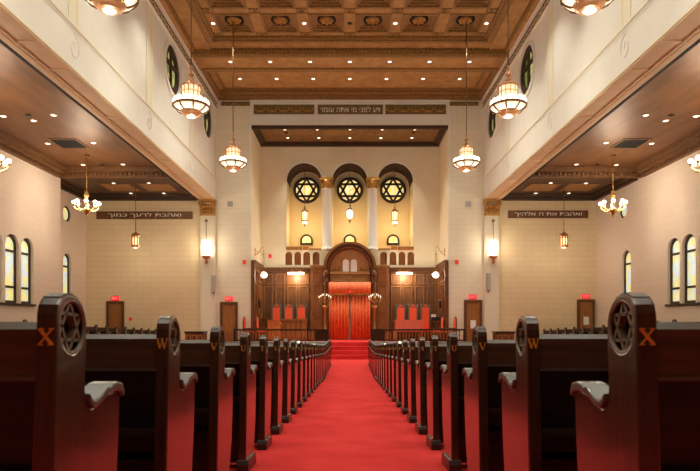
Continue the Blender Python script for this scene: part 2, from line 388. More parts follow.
# arcade wall, distance 30.9 ; niches 1.8 m deep
AX = (-2.475, 0, 2.475); AR = .95
ZP = R(3.9); ZT = R(8.62)
holes = [arch(c-AR, c+AR, ZP, ZT, 20) for c in AX]
gx = (3.31, 2.83, 2.34, 1.83)
for s in (-1,1):
    for g in gx: holes.append(arch(s*g-.185, s*g+.185, R(3.09), R(3.82), 8))
struct('wall_alcove_back', MB().plate(rect(-5.19,5.19,PLZ-.5,R(9.9)), holes, XZ(30.9), 0, 1.78), 'plaster_warm', 'cream back wall of the alcove with three arched niches', 'wall')
struct('wall_niche_back', MB().box(-5.2,5.2,32.69,33.0,R(2),R(9.9)), 'niche', 'yellow back wall inside the three niches', 'wall')
for i, c in enumerate(AX):
    nm = ('left','centre','right')[i]
    # brown vault lining
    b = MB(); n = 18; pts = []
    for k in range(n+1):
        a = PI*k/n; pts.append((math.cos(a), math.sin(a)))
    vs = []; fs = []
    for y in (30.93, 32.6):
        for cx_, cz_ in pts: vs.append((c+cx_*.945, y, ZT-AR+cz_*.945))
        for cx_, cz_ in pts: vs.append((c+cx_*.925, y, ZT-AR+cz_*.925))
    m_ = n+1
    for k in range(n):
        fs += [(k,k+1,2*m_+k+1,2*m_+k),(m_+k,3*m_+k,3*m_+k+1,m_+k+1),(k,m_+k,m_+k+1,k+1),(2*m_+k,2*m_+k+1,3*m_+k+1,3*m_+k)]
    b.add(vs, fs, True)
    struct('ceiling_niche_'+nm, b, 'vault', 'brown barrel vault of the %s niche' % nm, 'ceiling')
    # arch moulding
    b = MB()
    for r_, w_, d_ in ((.99,.045,.05),(1.09,.03,.03)):
        b.tube([(c+r_*math.cos(PI*k/24), 30.895, ZT-AR+r_*math.sin(PI*k/24)) for k in range(25)], w_, 6)
    struct('trim_arch_'+nm, b, 'plaster', 'rounded plaster moulding over the %s niche' % nm, 'trim')
    # star window
    w = window('round star of David window in the %s niche' % nm); r = .75; z = R(7.54); Yw = 32.6
    b = MB().plate(circ(c, z, r, 40), [circ(c, z, r-.15, 40)], XZ(Yw), -.02, .08)
    for rot in (0, PI):
        tri = [(c+(r-.07)*math.sin(rot+2*PI*k/3), Yw+.02, z+(r-.07)*math.cos(rot+2*PI*k/3)) for k in range(3)]
        for k in range(3): b.bar(tri[k], tri[(k+1) % 3], .125, .06, (0,1,0))
    b.build('star_tracery', 'frame_dark', w)
    MB().prism(circ(c, z, r-.03, 40), XZ(Yw), .055, .07).build('pane', 'stained_amber', w)
    # half-round window below
    w = window('small half-round window low in the %s niche' % nm); zb = R(4.4); r = .36
    b = MB().plate(arch(c-r, c+r, zb, zb+.62), [arch(c-r+.11, c+r-.11, zb+.13, zb+.51)], XZ(Yw), -.02, .08)
    b.build('window_frame', 'frame_dark', w)
    MB().prism(arch(c-r+.05, c+r-.05, zb+.05, zb+.57), XZ(Yw), .03, .045).build('pane', 'stained_amber', w)
for s in (-1,1):
    # columns between niches
    x = s*1.235
    p = tag(MB().lathe([(.30,0),(.30,.08),(.255,.12),(.25,.2),(.235,3.2),(.26,3.25),(.26,3.3)], 20, (x, 30.82, ZP)).build('column', 'plaster'),
            'white round column between the %s and centre niches' % SIDE[s], 'column', None, 'structure')
    b = MB().lathe([(.25,0),(.27,.04),(.25,.08),(.3,.26),(.36,.44),(.3,.45)], 16, (x, 30.82, ZP+3.3)); b.box(x-.36,x+.36,30.5,30.895,ZP+3.73,ZP+3.85)
    for k in range(8):
        a = 2*PI*k/8; b.sphere((x+.28*math.cos(a), 30.82+.28*math.sin(a), ZP+3.5), .07, 8, 6, 1.5)
    b.build('capital', 'gold', p)
    # brown boards in the arched parapet openings
    for k, g in enumerate(gx):
        b = MB().prism(arch(s*g-.183, s*g+.183, R(3.092), R(3.818), 8), XZ(31.02), 0, .05)
        for j in range(3): b.box(s*g-.1+j*.09, s*g-.08+j*.09, 31.0, 31.02, R(3.12), R(3.72))
        pos = ('outermost','second from the outside','third from the outside','innermost')[k]
        struct('trim_parapet_%s_%d' % (SIDE[s], k+1), b, 'wood', '%s small arched wooden grille in the parapet under the %s niche' % (pos, SIDE[s]), 'grille')
    b = MB().box(s*3.45, s*2.6, 30.75, 31.1, ZP, ZP+.17); b.box(s*2.2, s*1.5, 30.8, 31.1, ZP, ZP+.08)
    struct('trim_ledge_'+SIDE[s], b, 'wood_light' if False else 'wood_mid', 'brown wooden ledge on top of the parapet below the %s niche' % SIDE[s], 'ledge')
    tag(MB().box(-.16,.16,-.08,.08,0,.2).build('box', 'wood_light'), 'small orange box on the ledge below the %s niche' % SIDE[s], 'box').location = (s*2.4, 30.99, ZP)

# wooden wall panelling in the alcove
def panels(b, mp, u0, u1, z0, z1, n, out):
    w = (u1-u0)/n
    for i in range(n):
        a, c = u0+w*i+.07, u0+w*(i+1)-.07
        for q0, q1 in ((z0+.25, z0+1.0), (z0+1.1, z1-.92), (z1-.82, z1-.26)):
            b.plate(rect(a, c, q0, q1), [rect(a+.045, c-.045, q0+.045, q1-.045)], mp, 0, out)
ZW = R(2.85)
for s in (-1,1):
    b = MB().box(s*2.15, s*4.75, 30.78, 30.895, PLZ, ZW)
    st = MB(); panels(st, XZ(30.78), min(s*2.16,s*4.72), max(s*2.16,s*4.72), PLZ, ZW, 4, -.05)
    b.box(s*2.15, s*4.75, 30.68, 30.895, ZW, ZW+.09); b.box(s*2.15, s*4.75, 30.72, 30.78, ZW-.14, ZW); b.box(s*2.15,s*4.75,30.74,30.78,PLZ,PLZ+.2)
    pw = struct('wall_panelling_'+SIDE[s], b, 'wood_dark', 'brown oak panelling on the alcove back wall, %s of the ark' % SIDE[s], 'panelling')
    st.build('panel_frames', 'wood', pw)
    b = MB().box(s*4.72, s*4.835, 28.02, 30.78, PLZ, ZW+.1)
    st = MB(); panels(st, YZ(s*4.72), 28.05, 30.75, PLZ, ZW, 4, -s*.04)
    b.box(s*4.62, s*4.835, 27.98, 30.7, ZW+.1, ZW+.19); b.box(s*4.67,s*4.72,28.02,30.78,ZW-.04,ZW+.1)
    b.box(s*4.66, s*4.838, 27.9, 28.02, PLZ, ZW+.12)
    pw = struct('wall_panelling_side_'+SIDE[s], b, 'wood_dark', 'brown oak panelling on the %s side wall of the alcove' % SIDE[s], 'panelling')
    st.build('panel_frames', 'wood', pw)

# ------------------------------------------------------------------ upper nave walls and beams
OV = [(21.2,R(9.37)),(26.25,R(9.37))]
for s in (-1,1):
    holes = [circ(y, z, .86, 36) for y, z in OV]
    b = MB().plate(rect(REAR, 27.99, R(6.0), R(11.4)), holes, YZ(s*6.58), 0, s*.78)
    struct('wall_upper_'+SIDE[s], b, 'plaster', 'white upper nave wall over the %s aisle with round windows' % SIDE[s], 'wall')
    b = MB()
    b.box(s*6.54,s*6.58,REAR,27.98,R(7.03),R(7.09)); b.box(s*6.555,s*6.58,REAR,27.98,R(6.0),R(6.07))
    for y in (8.6,13.6,18.7,23.7): b.box(s*6.555, s*6.58, y-.28, y-.12, R(7.09), R(10.4)); b.box(s*6.555, s*6.58, y+.12, y+.28, R(7.09), R(10.4)); b.box(s*6.565, s*6.58, y-.12, y+.12, R(7.09), R(10.4))
    struct('trim_upper_'+SIDE[s], b, 'pilaster_strip', 'cream moulding and flat strips on the %s upper nave wall' % SIDE[s], 'trim')
    b = MB()
    for y in (8.6,13.6,18.7,23.7):
        pts = []
        for k in range(20):
            a = k*.42; r_ = .05+.012*k; pts.append((s*6.575, y+r_*math.cos(a), R(6.55)+r_*math.sin(a)*1.2))
        b.tube(pts, .012, 5)
    struct('trim_scroll_'+SIDE[s], b, 'plaster', 'faint plaster scrolls on the %s beam face' % SIDE[s], 'trim')
    # oval window rims and glazing
    for k, (y, z) in enumerate(OV):
        w = window('round upper nave window on the %s wall, %s' % (SIDE[s], ('the nearer of two','the farther of two, by the front wall')[k]))
        MB().plate(circ(y, z, 1.02, 36), [circ(y, z, .86, 36)], YZ(s*6.54), 0, s*.039).build('surround', 'plaster', w)
        b = MB().plate(circ(y, z, .85, 36), [circ(y, z, .63, 36)], YZ(s*6.6), 0, s*.1)
        b.box(s*6.62, s*6.69, y-.07, y+.07, z-.7, z+.7); b.box(s*6.62, s*6.69, y-.7, y+.7, z+.12, z+.25)
        b.build('window_frame', 'frame_dark', w)
        MB().prism(circ(y, z, .75, 32), YZ(s*6.7), 0, s*.02).build('pane', 'stained_green', w)
    # beam soffit
    b = MB().box(s*6.581, s*7.36, REAR, 27.85, R(5.99), R(6.0))
    for x0, x1 in ((6.581,6.68),(7.2,7.36)): b.box(s*x0, s*x1, REAR, 27.85, R(5.965), R(5.99))
    y = 27.3
    while y > REAR+2:
        b.box(s*6.68, s*7.2, y-.06, y+.06, R(5.97), R(5.99)); y -= 1.35 if int((27.3-y)/1.3) % 3 == 1 else 3.1
    b.box(s*7.12, s*7.16, REAR, 27.85, R(5.955), R(5.99))
    struct('trim_beam_'+SIDE[s], b, 'soffit', 'panelled cream underside of the long beam over the %s aisle edge' % SIDE[s], 'beam')
    b = MB().box(s*7.361, s*7.5, REAR, 27.99, R(5.99), R(6.32));  # solid near-black strip stands in for the shade of an open crevice
    struct('trim_gap_'+SIDE[s], b, 'gap', 'dark strip painted as shade between the beam and the %s aisle ceiling' % SIDE[s], 'trim')
    # frieze under the nave ceiling
    b = MB().box(s*6.535, s*6.58, REAR, 27.98, R(10.5), R(10.76))
    struct('trim_frieze_'+SIDE[s], b, 'olive', 'dark painted frieze along the top of the %s upper nave wall' % SIDE[s], 'trim')
    fz = bpy.context.scene.objects['trim_frieze_'+SIDE[s]]
    b = MB(); y = 8.
    while y < 27.8:
        b.tube([(s*6.528, y+.13*math.cos(PI+PI*k/6), R(10.66)+.1*math.sin(PI+PI*k/6)) for k in range(7)], .016, 4); y += .36
    b.build('festoons', 'plaster_warm', fz)
    b = MB().box(s*6.45, s*6.58, REAR, 27.98, R(10.79), R(10.9)); b.box(s*6.52,s*6.58,REAR,27.98,R(10.4),R(10.47))
    struct('trim_crown_'+SIDE[s], b, 'white', 'white crown moulding above the frieze on the %s upper nave wall' % SIDE[s], 'trim')

# ------------------------------------------------------------------ nave ceiling
PITCH = 1.71; COLX = [1.735*(k-2.5) for k in range(6)]; ROWY = [21.4-PITCH*k for k in range(4)]
ZC = R(11.22); HC = .6
holes = [rect(x-HC, x+HC, y-HC, y+HC) for x in COLX for y in ROWY]
YC0 = 21.4-PITCH*3.5
b = MB().plate(rect(-5.3, 5.3, YC0-.1, 22.35), holes, XY(ZC), 0, .05)
b.box(-5.3,5.3,REAR,YC0-.1,ZC,ZC+.05)
b.box(-6.58,6.58,REAR,28,ZC+.75,ZC+.85)
b.box(-6.58,6.58,24.6,28,R(11.1),R(11.2))            # front flat panel
ce = struct('ceiling', b, 'ceil', 'brown coffered nave ceiling', 'ceiling')
b = MB()   # beams round the coffers
b.box(-6.58,6.58,23.15,24.6,R(10.85),R(11.3))
for s in (-1,1):
    b.box(s*5.62,s*6.3,REAR,23.15,R(11.0),R(11.3)); b.box(s*6.3,s*6.58,REAR,23.15,R(10.9),R(11.3))
b.box(-5.62,5.62,22.6,23.15,R(11.05),R(11.3))
b.build('border_beam', 'ceil', ce)
b = MB()
for y, z in ((23.1,R(10.9)),(24.5,R(10.9))): b.box(-6.4,6.4,y-.05,y+.05,z-.08,z+.1)
b.box(-6.3,6.3,23.15,23.3,R(10.8),R(10.85)); b.box(-6.3,6.3,24.35,24.6,R(10.79),R(10.85))
for y0, y1, z in ((27.3,28.0,R(11.0)),(27.6,28.0,R(10.93)),(27.75,28.0,R(10.88))): b.box(-6.45,6.45,y0,y1,z,R(11.1))
b.box(-5.9,5.9,27.0,27.1,R(11.05),R(11.1)); b.box(-5.9,5.9,24.75,24.85,R(11.05),R(11.1))
for s in (-1,1):
    b.box(s*5.9,s*6.0,24.75,27.1,R(11.05),R(11.1)); b.box(s*6.25,s*6.58,24.6,28,R(10.92),R(11.1))
    b.box(s*5.3,s*5.4,REAR,22.6,R(11.12),R(11.3)); b.box(s*5.4,s*5.62,REAR,22.6,R(11.06),R(11.3)); b.box(s*6.2,s*6.35,REAR,23.15,R(10.94),R(11.0))
b.box(-5.4,5.4,22.35,22.45,R(11.12),R(11.3)); b.box(-5.4,5.4,22.45,22.6,R(11.06),R(11.3))
b.build('moulding', 'cornice', ce)
b = MB()   # dentils along the mouldings
x = -6.2
while x < 6.2:
    for y, z in ((23.03,R(10.98)),(27.25,R(11.02))): b.box(x,x+.07,y-.05,y+.05,z,z+.07)
    x += .14
y = 9.
while y < 22.5:
    for s in (-1,1): b.box(s*6.17,s*6.25,y,y+.07,R(10.96),R(11.0))
    y += .14
b.build('dentils', 'cornice', ce)
b = MB(); bb = MB()
for y in ROWY:
    for x in COLX:
        for k, (h0, h1, z) in enumerate(((HC+.07,HC-.03,-.04),(HC-.02,HC-.12,.03),(HC-.12,HC-.22,.08),(HC-.22,HC-.3,.12))):
            b.plate(rect(x-h0,x+h0,y-h0,y+h0), [rect(x-h1,x+h1,y-h1,y+h1)], XY(ZC+z), 0, .1)
        bb.box(x-.35,x+.35,y-.35,y+.35,ZC+.19,ZC+.24)
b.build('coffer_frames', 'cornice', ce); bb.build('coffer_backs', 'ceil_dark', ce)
for y in ROWY[:3]:
    for x in COLX:
        r = MB().lathe([(.02,0),(.1,.01),(.13,.06),(.13,.1)], 12, (x,y,ZC+.06))
        for k in range(8):
            a = 2*PI*k/8; r.sphere((x+.19*math.cos(a), y+.19*math.sin(a), ZC+.12), .085, 8, 6)
        ro = r.build('rosette', 'gold', ce)
        MB().tube([(x+.31*math.cos(2*PI*k/20), y+.31*math.sin(2*PI*k/20), ZC+.14) for k in range(20)], .06, 6, True).build('rosette_ring', 'gap', ro)
b = MB()   # square bosses on the coffer grid crossings
for k in range(7):
    for y in [r_+PITCH/2 for r_ in ROWY]:
        x = (k-3)*PITCH; b.plate(rect(x-.22,x+.22,y-.17,y+.17), [rect(x-.16,x+.16,y-.11,y+.11)], XY(ZC), -.03, -.001); b.lathe([(.02,-.05),(.08,-.02),(.09,0)], 8, (x,y,ZC))
b.build('grid_bosses', 'cornice', ce)

# ------------------------------------------------------------------ aisle ceilings
ZS = R(6.35)
for s in (-1,1):
    xo = 13.3 if s < 0 else 12.45
    b = MB().box(s*7.5, s*xo, REAR, 23.7, ZS, ZS+.2)
    c_ = struct('ceiling_'+SIDE[s], b, 'ceil_side', 'coppery brown ceiling over the %s aisle' % SIDE[s], 'ceiling')
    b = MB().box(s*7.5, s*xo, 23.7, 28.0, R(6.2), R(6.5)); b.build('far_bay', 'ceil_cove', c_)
    b = MB()
    for x0 in (8.15, 9.9): b.box(s*x0, s*(x0+1.35), 25.6, 26.95, R(6.185), R(6.2))
    b.build('painted_panels', 'ceil_patch', c_)
    b = MB()
    b.box(s*7.5, s*xo, 23.5, 23.75, R(5.98), ZS); b.box(s*7.5, s*xo, 23.3, 23.5, R(6.16), ZS); b.box(s*7.5,s*xo,23.75,23.95,R(6.05),R(6.2))
    x = 7.55
    while x < 12: b.box(s*x, s*(x+.09), 23.42, 23.5, R(6.04), R(6.16)); x += .18
    b.build('cross_beam', 'cornice_mid', c_)
    X = abs(XN[s])-.001
    b = MB(); b.box(s*(X-.16), s*X, REAR, 23.4, R(5.95), ZS); b.box(s*(X-.36), s*(X-.16), REAR, 23.3, R(6.08), ZS); b.box(s*(X-.52), s*(X-.36), REAR, 23.2, R(6.22), ZS)
    y = 10.
    while y < 23: b.box(s*(X-.24), s*(X-.16), y, y+.09, R(5.99), R(6.08)); y += .18
    b.box(s*7.5, s*7.62, REAR, 23.3, R(6.22), ZS)
    b.build('cornice', 'cornice_mid', c_)
    b = MB(); b.box(s*7.5, s*(xo-.02), 27.8, 27.99, R(5.95), R(6.2)); b.box(s*7.5, s*(xo-.02), 27.5, 27.8, R(6.08), R(6.2))
    X2 = 12.94 if s < 0 else X
    b.box(s*(X2-.16), s*X2, 23.95, 27.8, R(5.95), R(6.2)); b.box(s*(X2-.4), s*(X2-.16), 23.95, 27.6, R(6.08), R(6.2))
    b.build('far_cornice', 'cornice_dark', c_)

# ------------------------------------------------------------------ inscriptions
def inscription(name, label, x0, x1, z0, z1, Y, text, h, matn, tw):
    o = tag(MB().box(x0,x1,Y-.05,Y-.001,z0,z1).build(name, matn), label, 'inscription panel')
    xc = (x0+x1)/2; zc = (z0+z1)/2
    MB().text(text[::-1], h, lambda u, v, w: (xc+u, Y-.065+w, zc+v), .014, True, tw).build('lettering', 'letter_white', o)
    return o
inscription('inscription_panel', 'long brown panel with white Hebrew letters on the left aisle end wall', at(97,0,28)[0], at(193,0,28)[0], at(0,219.2,28)[2], at(0,211.6,28)[2], 28, 'ואהבת לרעך כמוך', .24, 'plaque', 73*KF)
inscription('inscription_panel', 'long brown panel with white Hebrew letters on the right aisle end wall', at(508,0,28)[0], at(588,0,28)[0], at(0,218.2,28)[2], at(0,210.6,28)[2], 28, 'ואהבת את ה אלהיך', .24, 'plaque', 67*KF)
inscription('inscription_panel', 'short olive panel with white Hebrew letters centred above the alcove opening', at(318,0,28)[0], at(383,0,28)[0], at(0,114.3,28)[2], at(0,105,28)[2], 28, 'דע לפני מי אתה עומד', .27, 'olive', 60*KF)
for s in (-1,1):
    for px0, px1, py0, py1, nm, n in ((254,314.5,105,114.3,'long',5),(221.5,250,102,105.8,'narrow',4)):
        x0, x1 = at(px0,0,28)[0], at(px1,0,28)[0]
        if s > 0: x0, x1 = -x1, -x0
        z0, z1 = at(0,py1,28)[2], at(0,py0,28)[2]
        o = tag(MB().box(x0,x1,27.95,28.0,z0,z1).build('ornament_panel','olive'), '%s olive panel with gilded festoons high on the front wall, %s of centre' % (nm, SIDE[s]), 'ornament panel')
        b = MB(); w = (x1-x0)/n
        for k in range(n):
            xc = x0+w*(k+.5); h = (z1-z0)
            b.tube([(xc+w*.42*math.cos(PI+PI*q/10), 27.94, z1-h*.35+h*.4*math.sin(PI+PI*q/10)) for q in range(11)], h*.07, 6)
            b.sphere((xc, 27.945, z0+h*.32), h*.14, 8, 6)
        b.build('festoon', 'gold', o)

# ------------------------------------------------------------------ lights: recessed downlights
def downlight(x, y, z, label, group, r=.07, lit=True):
    if lit:
        o = tag(MB().lathe([(r+.03,0),(r+.03,-.015),(r,-.02),(r,-.004)], 16, (0,0,0)).build('downlight', 'white'), label, 'recessed light', group)
        MB().lathe([(r-.002,-.012),(r-.002,-.005)], 16).build('lens', 'down_glow', o)
    else:
        o = tag(MB().lathe([(r+.02,0),(r+.02,-.02),(r-.01,-.025)], 16).build('downlight', 'black'), label, 'recessed light', group)
    o.location = (x, y, z)
for k in range(7): downlight((k-3)*1.67, 26.0, R(11.1), '%s from left in the ceiling light row nearest the front wall' % ORD[k], 'front row of nave downlights')
for k in range(7): downlight((k-3)*1.66, 23.75, R(10.85), '%s from left in the light row on the ceiling border beam' % ORD[k], 'beam row of nave downlights')
for x, w in ((-5.13,'far left'),(-1.71,'left centre'),(1.71,'right centre'),(5.13,'far right')):
    downlight(x, 21.4, ZC, 'round ceiling light beside the front row of coffers, %s' % w, 'coffer downlights')
downlight(0, 21.4, ZC, 'unlit black ceiling spot between the two middle front coffers', 'coffer downlights', .07, False)
for x, w in ((-3.42,'left'),(0,'centre'),(3.42,'right')):
    downlight(x, 19.72, ZC, 'round ceiling light in the second coffer row, %s of three' % w, 'coffer downlights')
for k in range(5): downlight((k-2)*1.62, 28.4, R(9.6), '%s from the left in the nearer row of alcove ceiling lights' % ORD[k], 'alcove downlights')
for k in range(5): downlight((k-2)*1.63, 29.92, R(9.67), '%s from the left in the farther row of alcove ceiling lights' % ORD[k], 'alcove downlights')
for s in (-1,1): downlight(s*3.24, 29.1, R(9.67), 'unlit black ceiling spot at the %s end of the alcove ceiling' % SIDE[s], 'alcove downlights', .07, False)
LS = [(3.4,116,1,'outermost and nearest'),(34,120.5,1,'paired with a black spot'),(28.6,115,0,''),(54,115,1,'near the beam, first of the row'),(48,143.4,1,'between the vent and the wall'),(93.7,142.7,1,'between the vent and the beam'),(83.4,164.7,1,'just before the cross beam, wall side'),(123.4,164.2,1,'just before the cross beam, nave side'),(102.6,164.5,0,'')]
for s in (-1,1):
    for px, py, lit, w in LS:
        Y = F*6.35/(HY-py); x = (px-CX)*Y/F
        if lit: downlight(-s*x if s > 0 else x, Y, ZS, 'small round light in the %s aisle ceiling, %s' % (SIDE[s], w), SIDE[s]+' aisle downlights')
        else: downlight(-s*x if s > 0 else x, Y, ZS, 'unlit black spot in the %s aisle ceiling, %s' % (SIDE[s], 'near the vent side of the paired light' if py < 130 else 'between the two lights before the cross beam'), SIDE[s]+' aisle downlights', .07, False)
    for k, (px, py) in enumerate(((113.8,183),(149,182.8),(131,193),(164,193))):
        Y = F*6.2/(HY-py); x = (px-CX)*Y/F
        downlight(-s*x if s > 0 else x, Y, R(6.2), 'small light in the dark far bay of the %s aisle ceiling, %s' % (SIDE[s], ('nearer row wall side','nearer row nave side','farther row wall side','farther row nave side')[k]), SIDE[s]+' aisle downlights')
    v = thing('ceiling_vent', 'dark square air vent in the %s aisle ceiling' % SIDE[s], 'vent', (s*9.97, 20.25, ZS))
    MB().plate(rect(-.5,.5,-.52,.52), [rect(-.44,.44,-.46,.46)], XY(0), -.03, -.001).build('frame', 'bronze', v)
    b = MB().box(-.44,.44,-.46,.46,-.008,-.002)
    for k in range(12): b.box(-.43,.43,-.44+k*.075,-.4+k*.075,-.022,-.01)
    b.build('grille', 'gap', v)

# ------------------------------------------------------------------ chandeliers
def nave_chandelier():
    r = thing('chandelier', '', 'chandelier')
    top = ZC+.06-R(5.65)
    MB().tube([(0,0,1.2),(0,0,top)], .018, 8).build('rod', 'bronze', r)
    MB().lathe([(.02,.98),(.06,1.0),(.075,1.04),(.04,1.08),(.03,1.12),(.07,1.15),(.08,1.19),(.03,1.22),(.025,1.32),(.05,1.35),(.03,1.4),(.01,1.45)], 14).build('finial', 'copper', r)
    MB().lathe([(.30,.83),(.30,.85),(.24,.91),(.13,.965),(.05,.99)], 12).build('cap', 'copper', r)
    b = MB().lathe([(.24,.36),(.24,.5),(.25,.8),(.25,.83)], 24); b.build('upper_shade', 'glow_drum', r)
    b = MB()
    for k in range(12):
        a = 2*PI*k/12; b.tube([(.245*math.cos(a),.245*math.sin(a),.4),(.262*math.cos(a),.262*math.sin(a),.83)], .014, 5)
    b.tube([(.262*math.cos(2*PI*k/24),.262*math.sin(2*PI*k/24),.68) for k in range(24)], .014, 5, True)
    b.build('shade_ribs', 'brass', r)
    for k in range(18):
        a = 2*PI*k/18; c = (.44*math.cos(a), .44*math.sin(a), .335)
        MB().lathe([(.02,0),(.05,.02),(.055,.07),(.05,.12),(.02,.145)], 8, c).build('light_tube', 'glow', r)
    b = MB().lathe([(.36,.335),(.50,.335),(.51,.32),(.505,.275),(.48,.27),(.475,.31),(.36,.315)], 32); b.build('ring', 'bronze', r)
    MB().lathe([(.474,.29),(.42,.23),(.34,.18),(.27,.155),(.25,.155)], 32).build('lower_shade', 'glow_panel', r)
    for k in range(8):
        a = 2*PI*(k+.5)/8; ca, sa = math.cos(a), math.sin(a)
        MB().tube([(.49*ca,.49*sa,.28),(.43*ca,.43*sa,.215),(.35*ca,.35*sa,.165),(.26*ca,.26*sa,.13)], .022, 6).build('rib', 'bronze', r)
    MB().lathe([(.285,.165),(.29,.14),(.26,.10),(.21,.08),(.2,.05),(.16,.02),(.13,.025)], 24).build('base_pan', 'copper', r)
    MB().lathe([(.125,.03),(.11,.012),(.06,.004),(.01,.002)], 20).build('bottom_lens', 'glow_lens', r)
    return r
cpro = nave_chandelier(); first = True
for s in (-1,1):
    for k, (y, w) in enumerate(((21.4,'farthest'),(15.75,'middle'),(10.4,'nearest'))):
        o = cpro if first else copy_tree(cpro); first = False
        o.location = (s*4.38, y, R(5.65)); tag(o, 'copper and white glass chandelier, %s of three on the %s of the nave' % (w, SIDE[s]), 'chandelier', 'nave chandeliers')
def aisle_chandelier():
    r = thing('arm_chandelier', '', 'chandelier')
    MB().tube([(0,0,1.0),(0,0,ZS-R(4.0)-.02)], .016, 8).build('rod', 'brass', r)
    MB().lathe([(.09,ZS-R(4.0)-.06),(.1,ZS-R(4.0)-.002)], 12).build('ceiling_cup', 'bronze', r)
    MB().lathe([(.01,0),(.04,.03),(.03,.07),(.07,.11),(.12,.17),(.16,.24),(.14,.3),(.06,.36),(.045,.5),(.05,.7),(.09,.78),(.1,.86),(.05,.92),(.09,.96),(.04,1.0)], 16).build('body', 'brass', r)
    for k in range(8):
        a = 2*PI*(k+.5)/8; ca, sa = math.cos(a), math.sin(a)
        arm = MB().tube([(q*ca, q*sa, z) for q, z in ((.12,.25),(.22,.22),(.34,.26),(.42,.34),(.44,.42))], .02, 6)
        arm.lathe([(.02,0),(.055,.02),(.05,.05),(.02,.06)], 10, (.44*ca,.44*sa,.41))
        ao = arm.build('arm', 'brass', r)
        MB().sphere((.44*ca,.44*sa,.535), .068, 12, 8).build('bulb', 'glow_bulb', ao)
    return r
apro = aisle_chandelier(); first = True
for s in (-1,1):
    for y, w in ((21.7,'farther'),(15.9,'nearer')):
        o = apro if first else copy_tree(apro); first = False
        o.location = (s*10.02, y, R(4.0)); tag(o, '%s brass eight-arm chandelier with round bulbs in the %s aisle' % (w, SIDE[s]), 'chandelier', 'aisle chandeliers')
for s in (-1,1):   # square lantern on a long rod in each aisle
    r = thing('hanging_lantern', 'small brass lantern on a long rod in front of the %s aisle inscription' % SIDE[s], 'lantern', (s*9.88, 26.3, R(3.42)), 0, 'aisle lanterns')
    MB().tube([(0,0,.72),(0,0,R(6.2)-R(3.42)-.001)], .014, 6).build('rod', 'bronze', r)
    MB().lathe([(.2,.5),(.21,.56),(.2,.6),(.13,.67),(.05,.7),(.02,.75)], 8, smooth=False).build('cap', 'copper', r)
    MB().lathe([(.14,.09),(.14,.56)], 8, smooth=False).build('glass', 'lantern_glow', r)
    b = MB().lathe([(.16,.0),(.2,.03),(.2,.13),(.15,.14)], 8, smooth=False)
    for k in range(8):
        a = 2*PI*k/8; b.tube([(.165*math.cos(a),.165*math.sin(a),.08),(.165*math.cos(a),.165*math.sin(a),.57)], .03, 5)
    b.tube([(.17*math.cos(2*PI*k/16),.17*math.sin(2*PI*k/16),.46) for k in range(16)], .018, 5, True)
    b.build('cage', 'copper', r)
for i, c in enumerate(AX):    # niche lanterns
    nm = ('left','centre','right')[i]; ztop = ZT-.026; zb = at(0,227,31.3)[2] if i != 1 else at(0,223.5,31.3)[2]
    r = thing('niche_lantern', ('slim brass lantern with lit glass hanging in the %s niche' % nm) if i != 1 else 'faceted white glass lantern hanging in the centre niche', 'lantern', (c, 31.3, zb), 0, 'niche lanterns')
    MB().tube([(0,0,1.1),(0,0,ztop-zb)], .015, 6).build('rod', 'bronze', r)
    if i != 1:
        MB().lathe([(.17,.82),(.19,.86),(.1,.98),(.04,1.04),(.05,1.1),(.01,1.14)], 6, smooth=False).build('cap', 'bronze', r)
        MB().lathe([(.13,.36),(.14,.82)], 6, smooth=False).build('glass', 'niche_glow', r)
        MB().lathe([(.01,0),(.04,.05),(.03,.1),(.09,.13),(.11,.15)], 8).build('bottom_finial', 'bronze', r)
        MB().lathe([(.10,.16),(.15,.3),(.1,.33)], 8).build('lower_shade', 'globe_glow', r)
        b = MB()
        for k in range(6):
            a = 2*PI*k/6; b.tube([(.16*math.cos(a),.16*math.sin(a),.3),(.16*math.cos(a),.16*math.sin(a),.84)], .022, 5)
        b.lathe([(.16,.3),(.18,.32),(.18,.36),(.14,.37)], 6, smooth=False); b.build('cage', 'bronze', r)
    else:
        MB().lathe([(.12,.78),(.2,.74),(.1,.84),(.05,.92),(.06,.96),(.01,1.1)], 6, smooth=False).build('cap', 'bronze', r)
        MB().lathe([(.06,.2),(.17,.36),(.2,.58),(.15,.74)], 6, smooth=False).build('glass', 'globe_glow', r)
        b = MB().lathe([(.01,0),(.03,.08),(.07,.18),(.07,.22)], 8)
        for k in range(6):
            a = 2*PI*k/6; b.tube([(q*math.cos(a), q*math.sin(a), z) for q, z in ((.07,.2),(.18,.36),(.21,.58),(.16,.76))], .016, 5)
        b.build('cage', 'bronze', r)
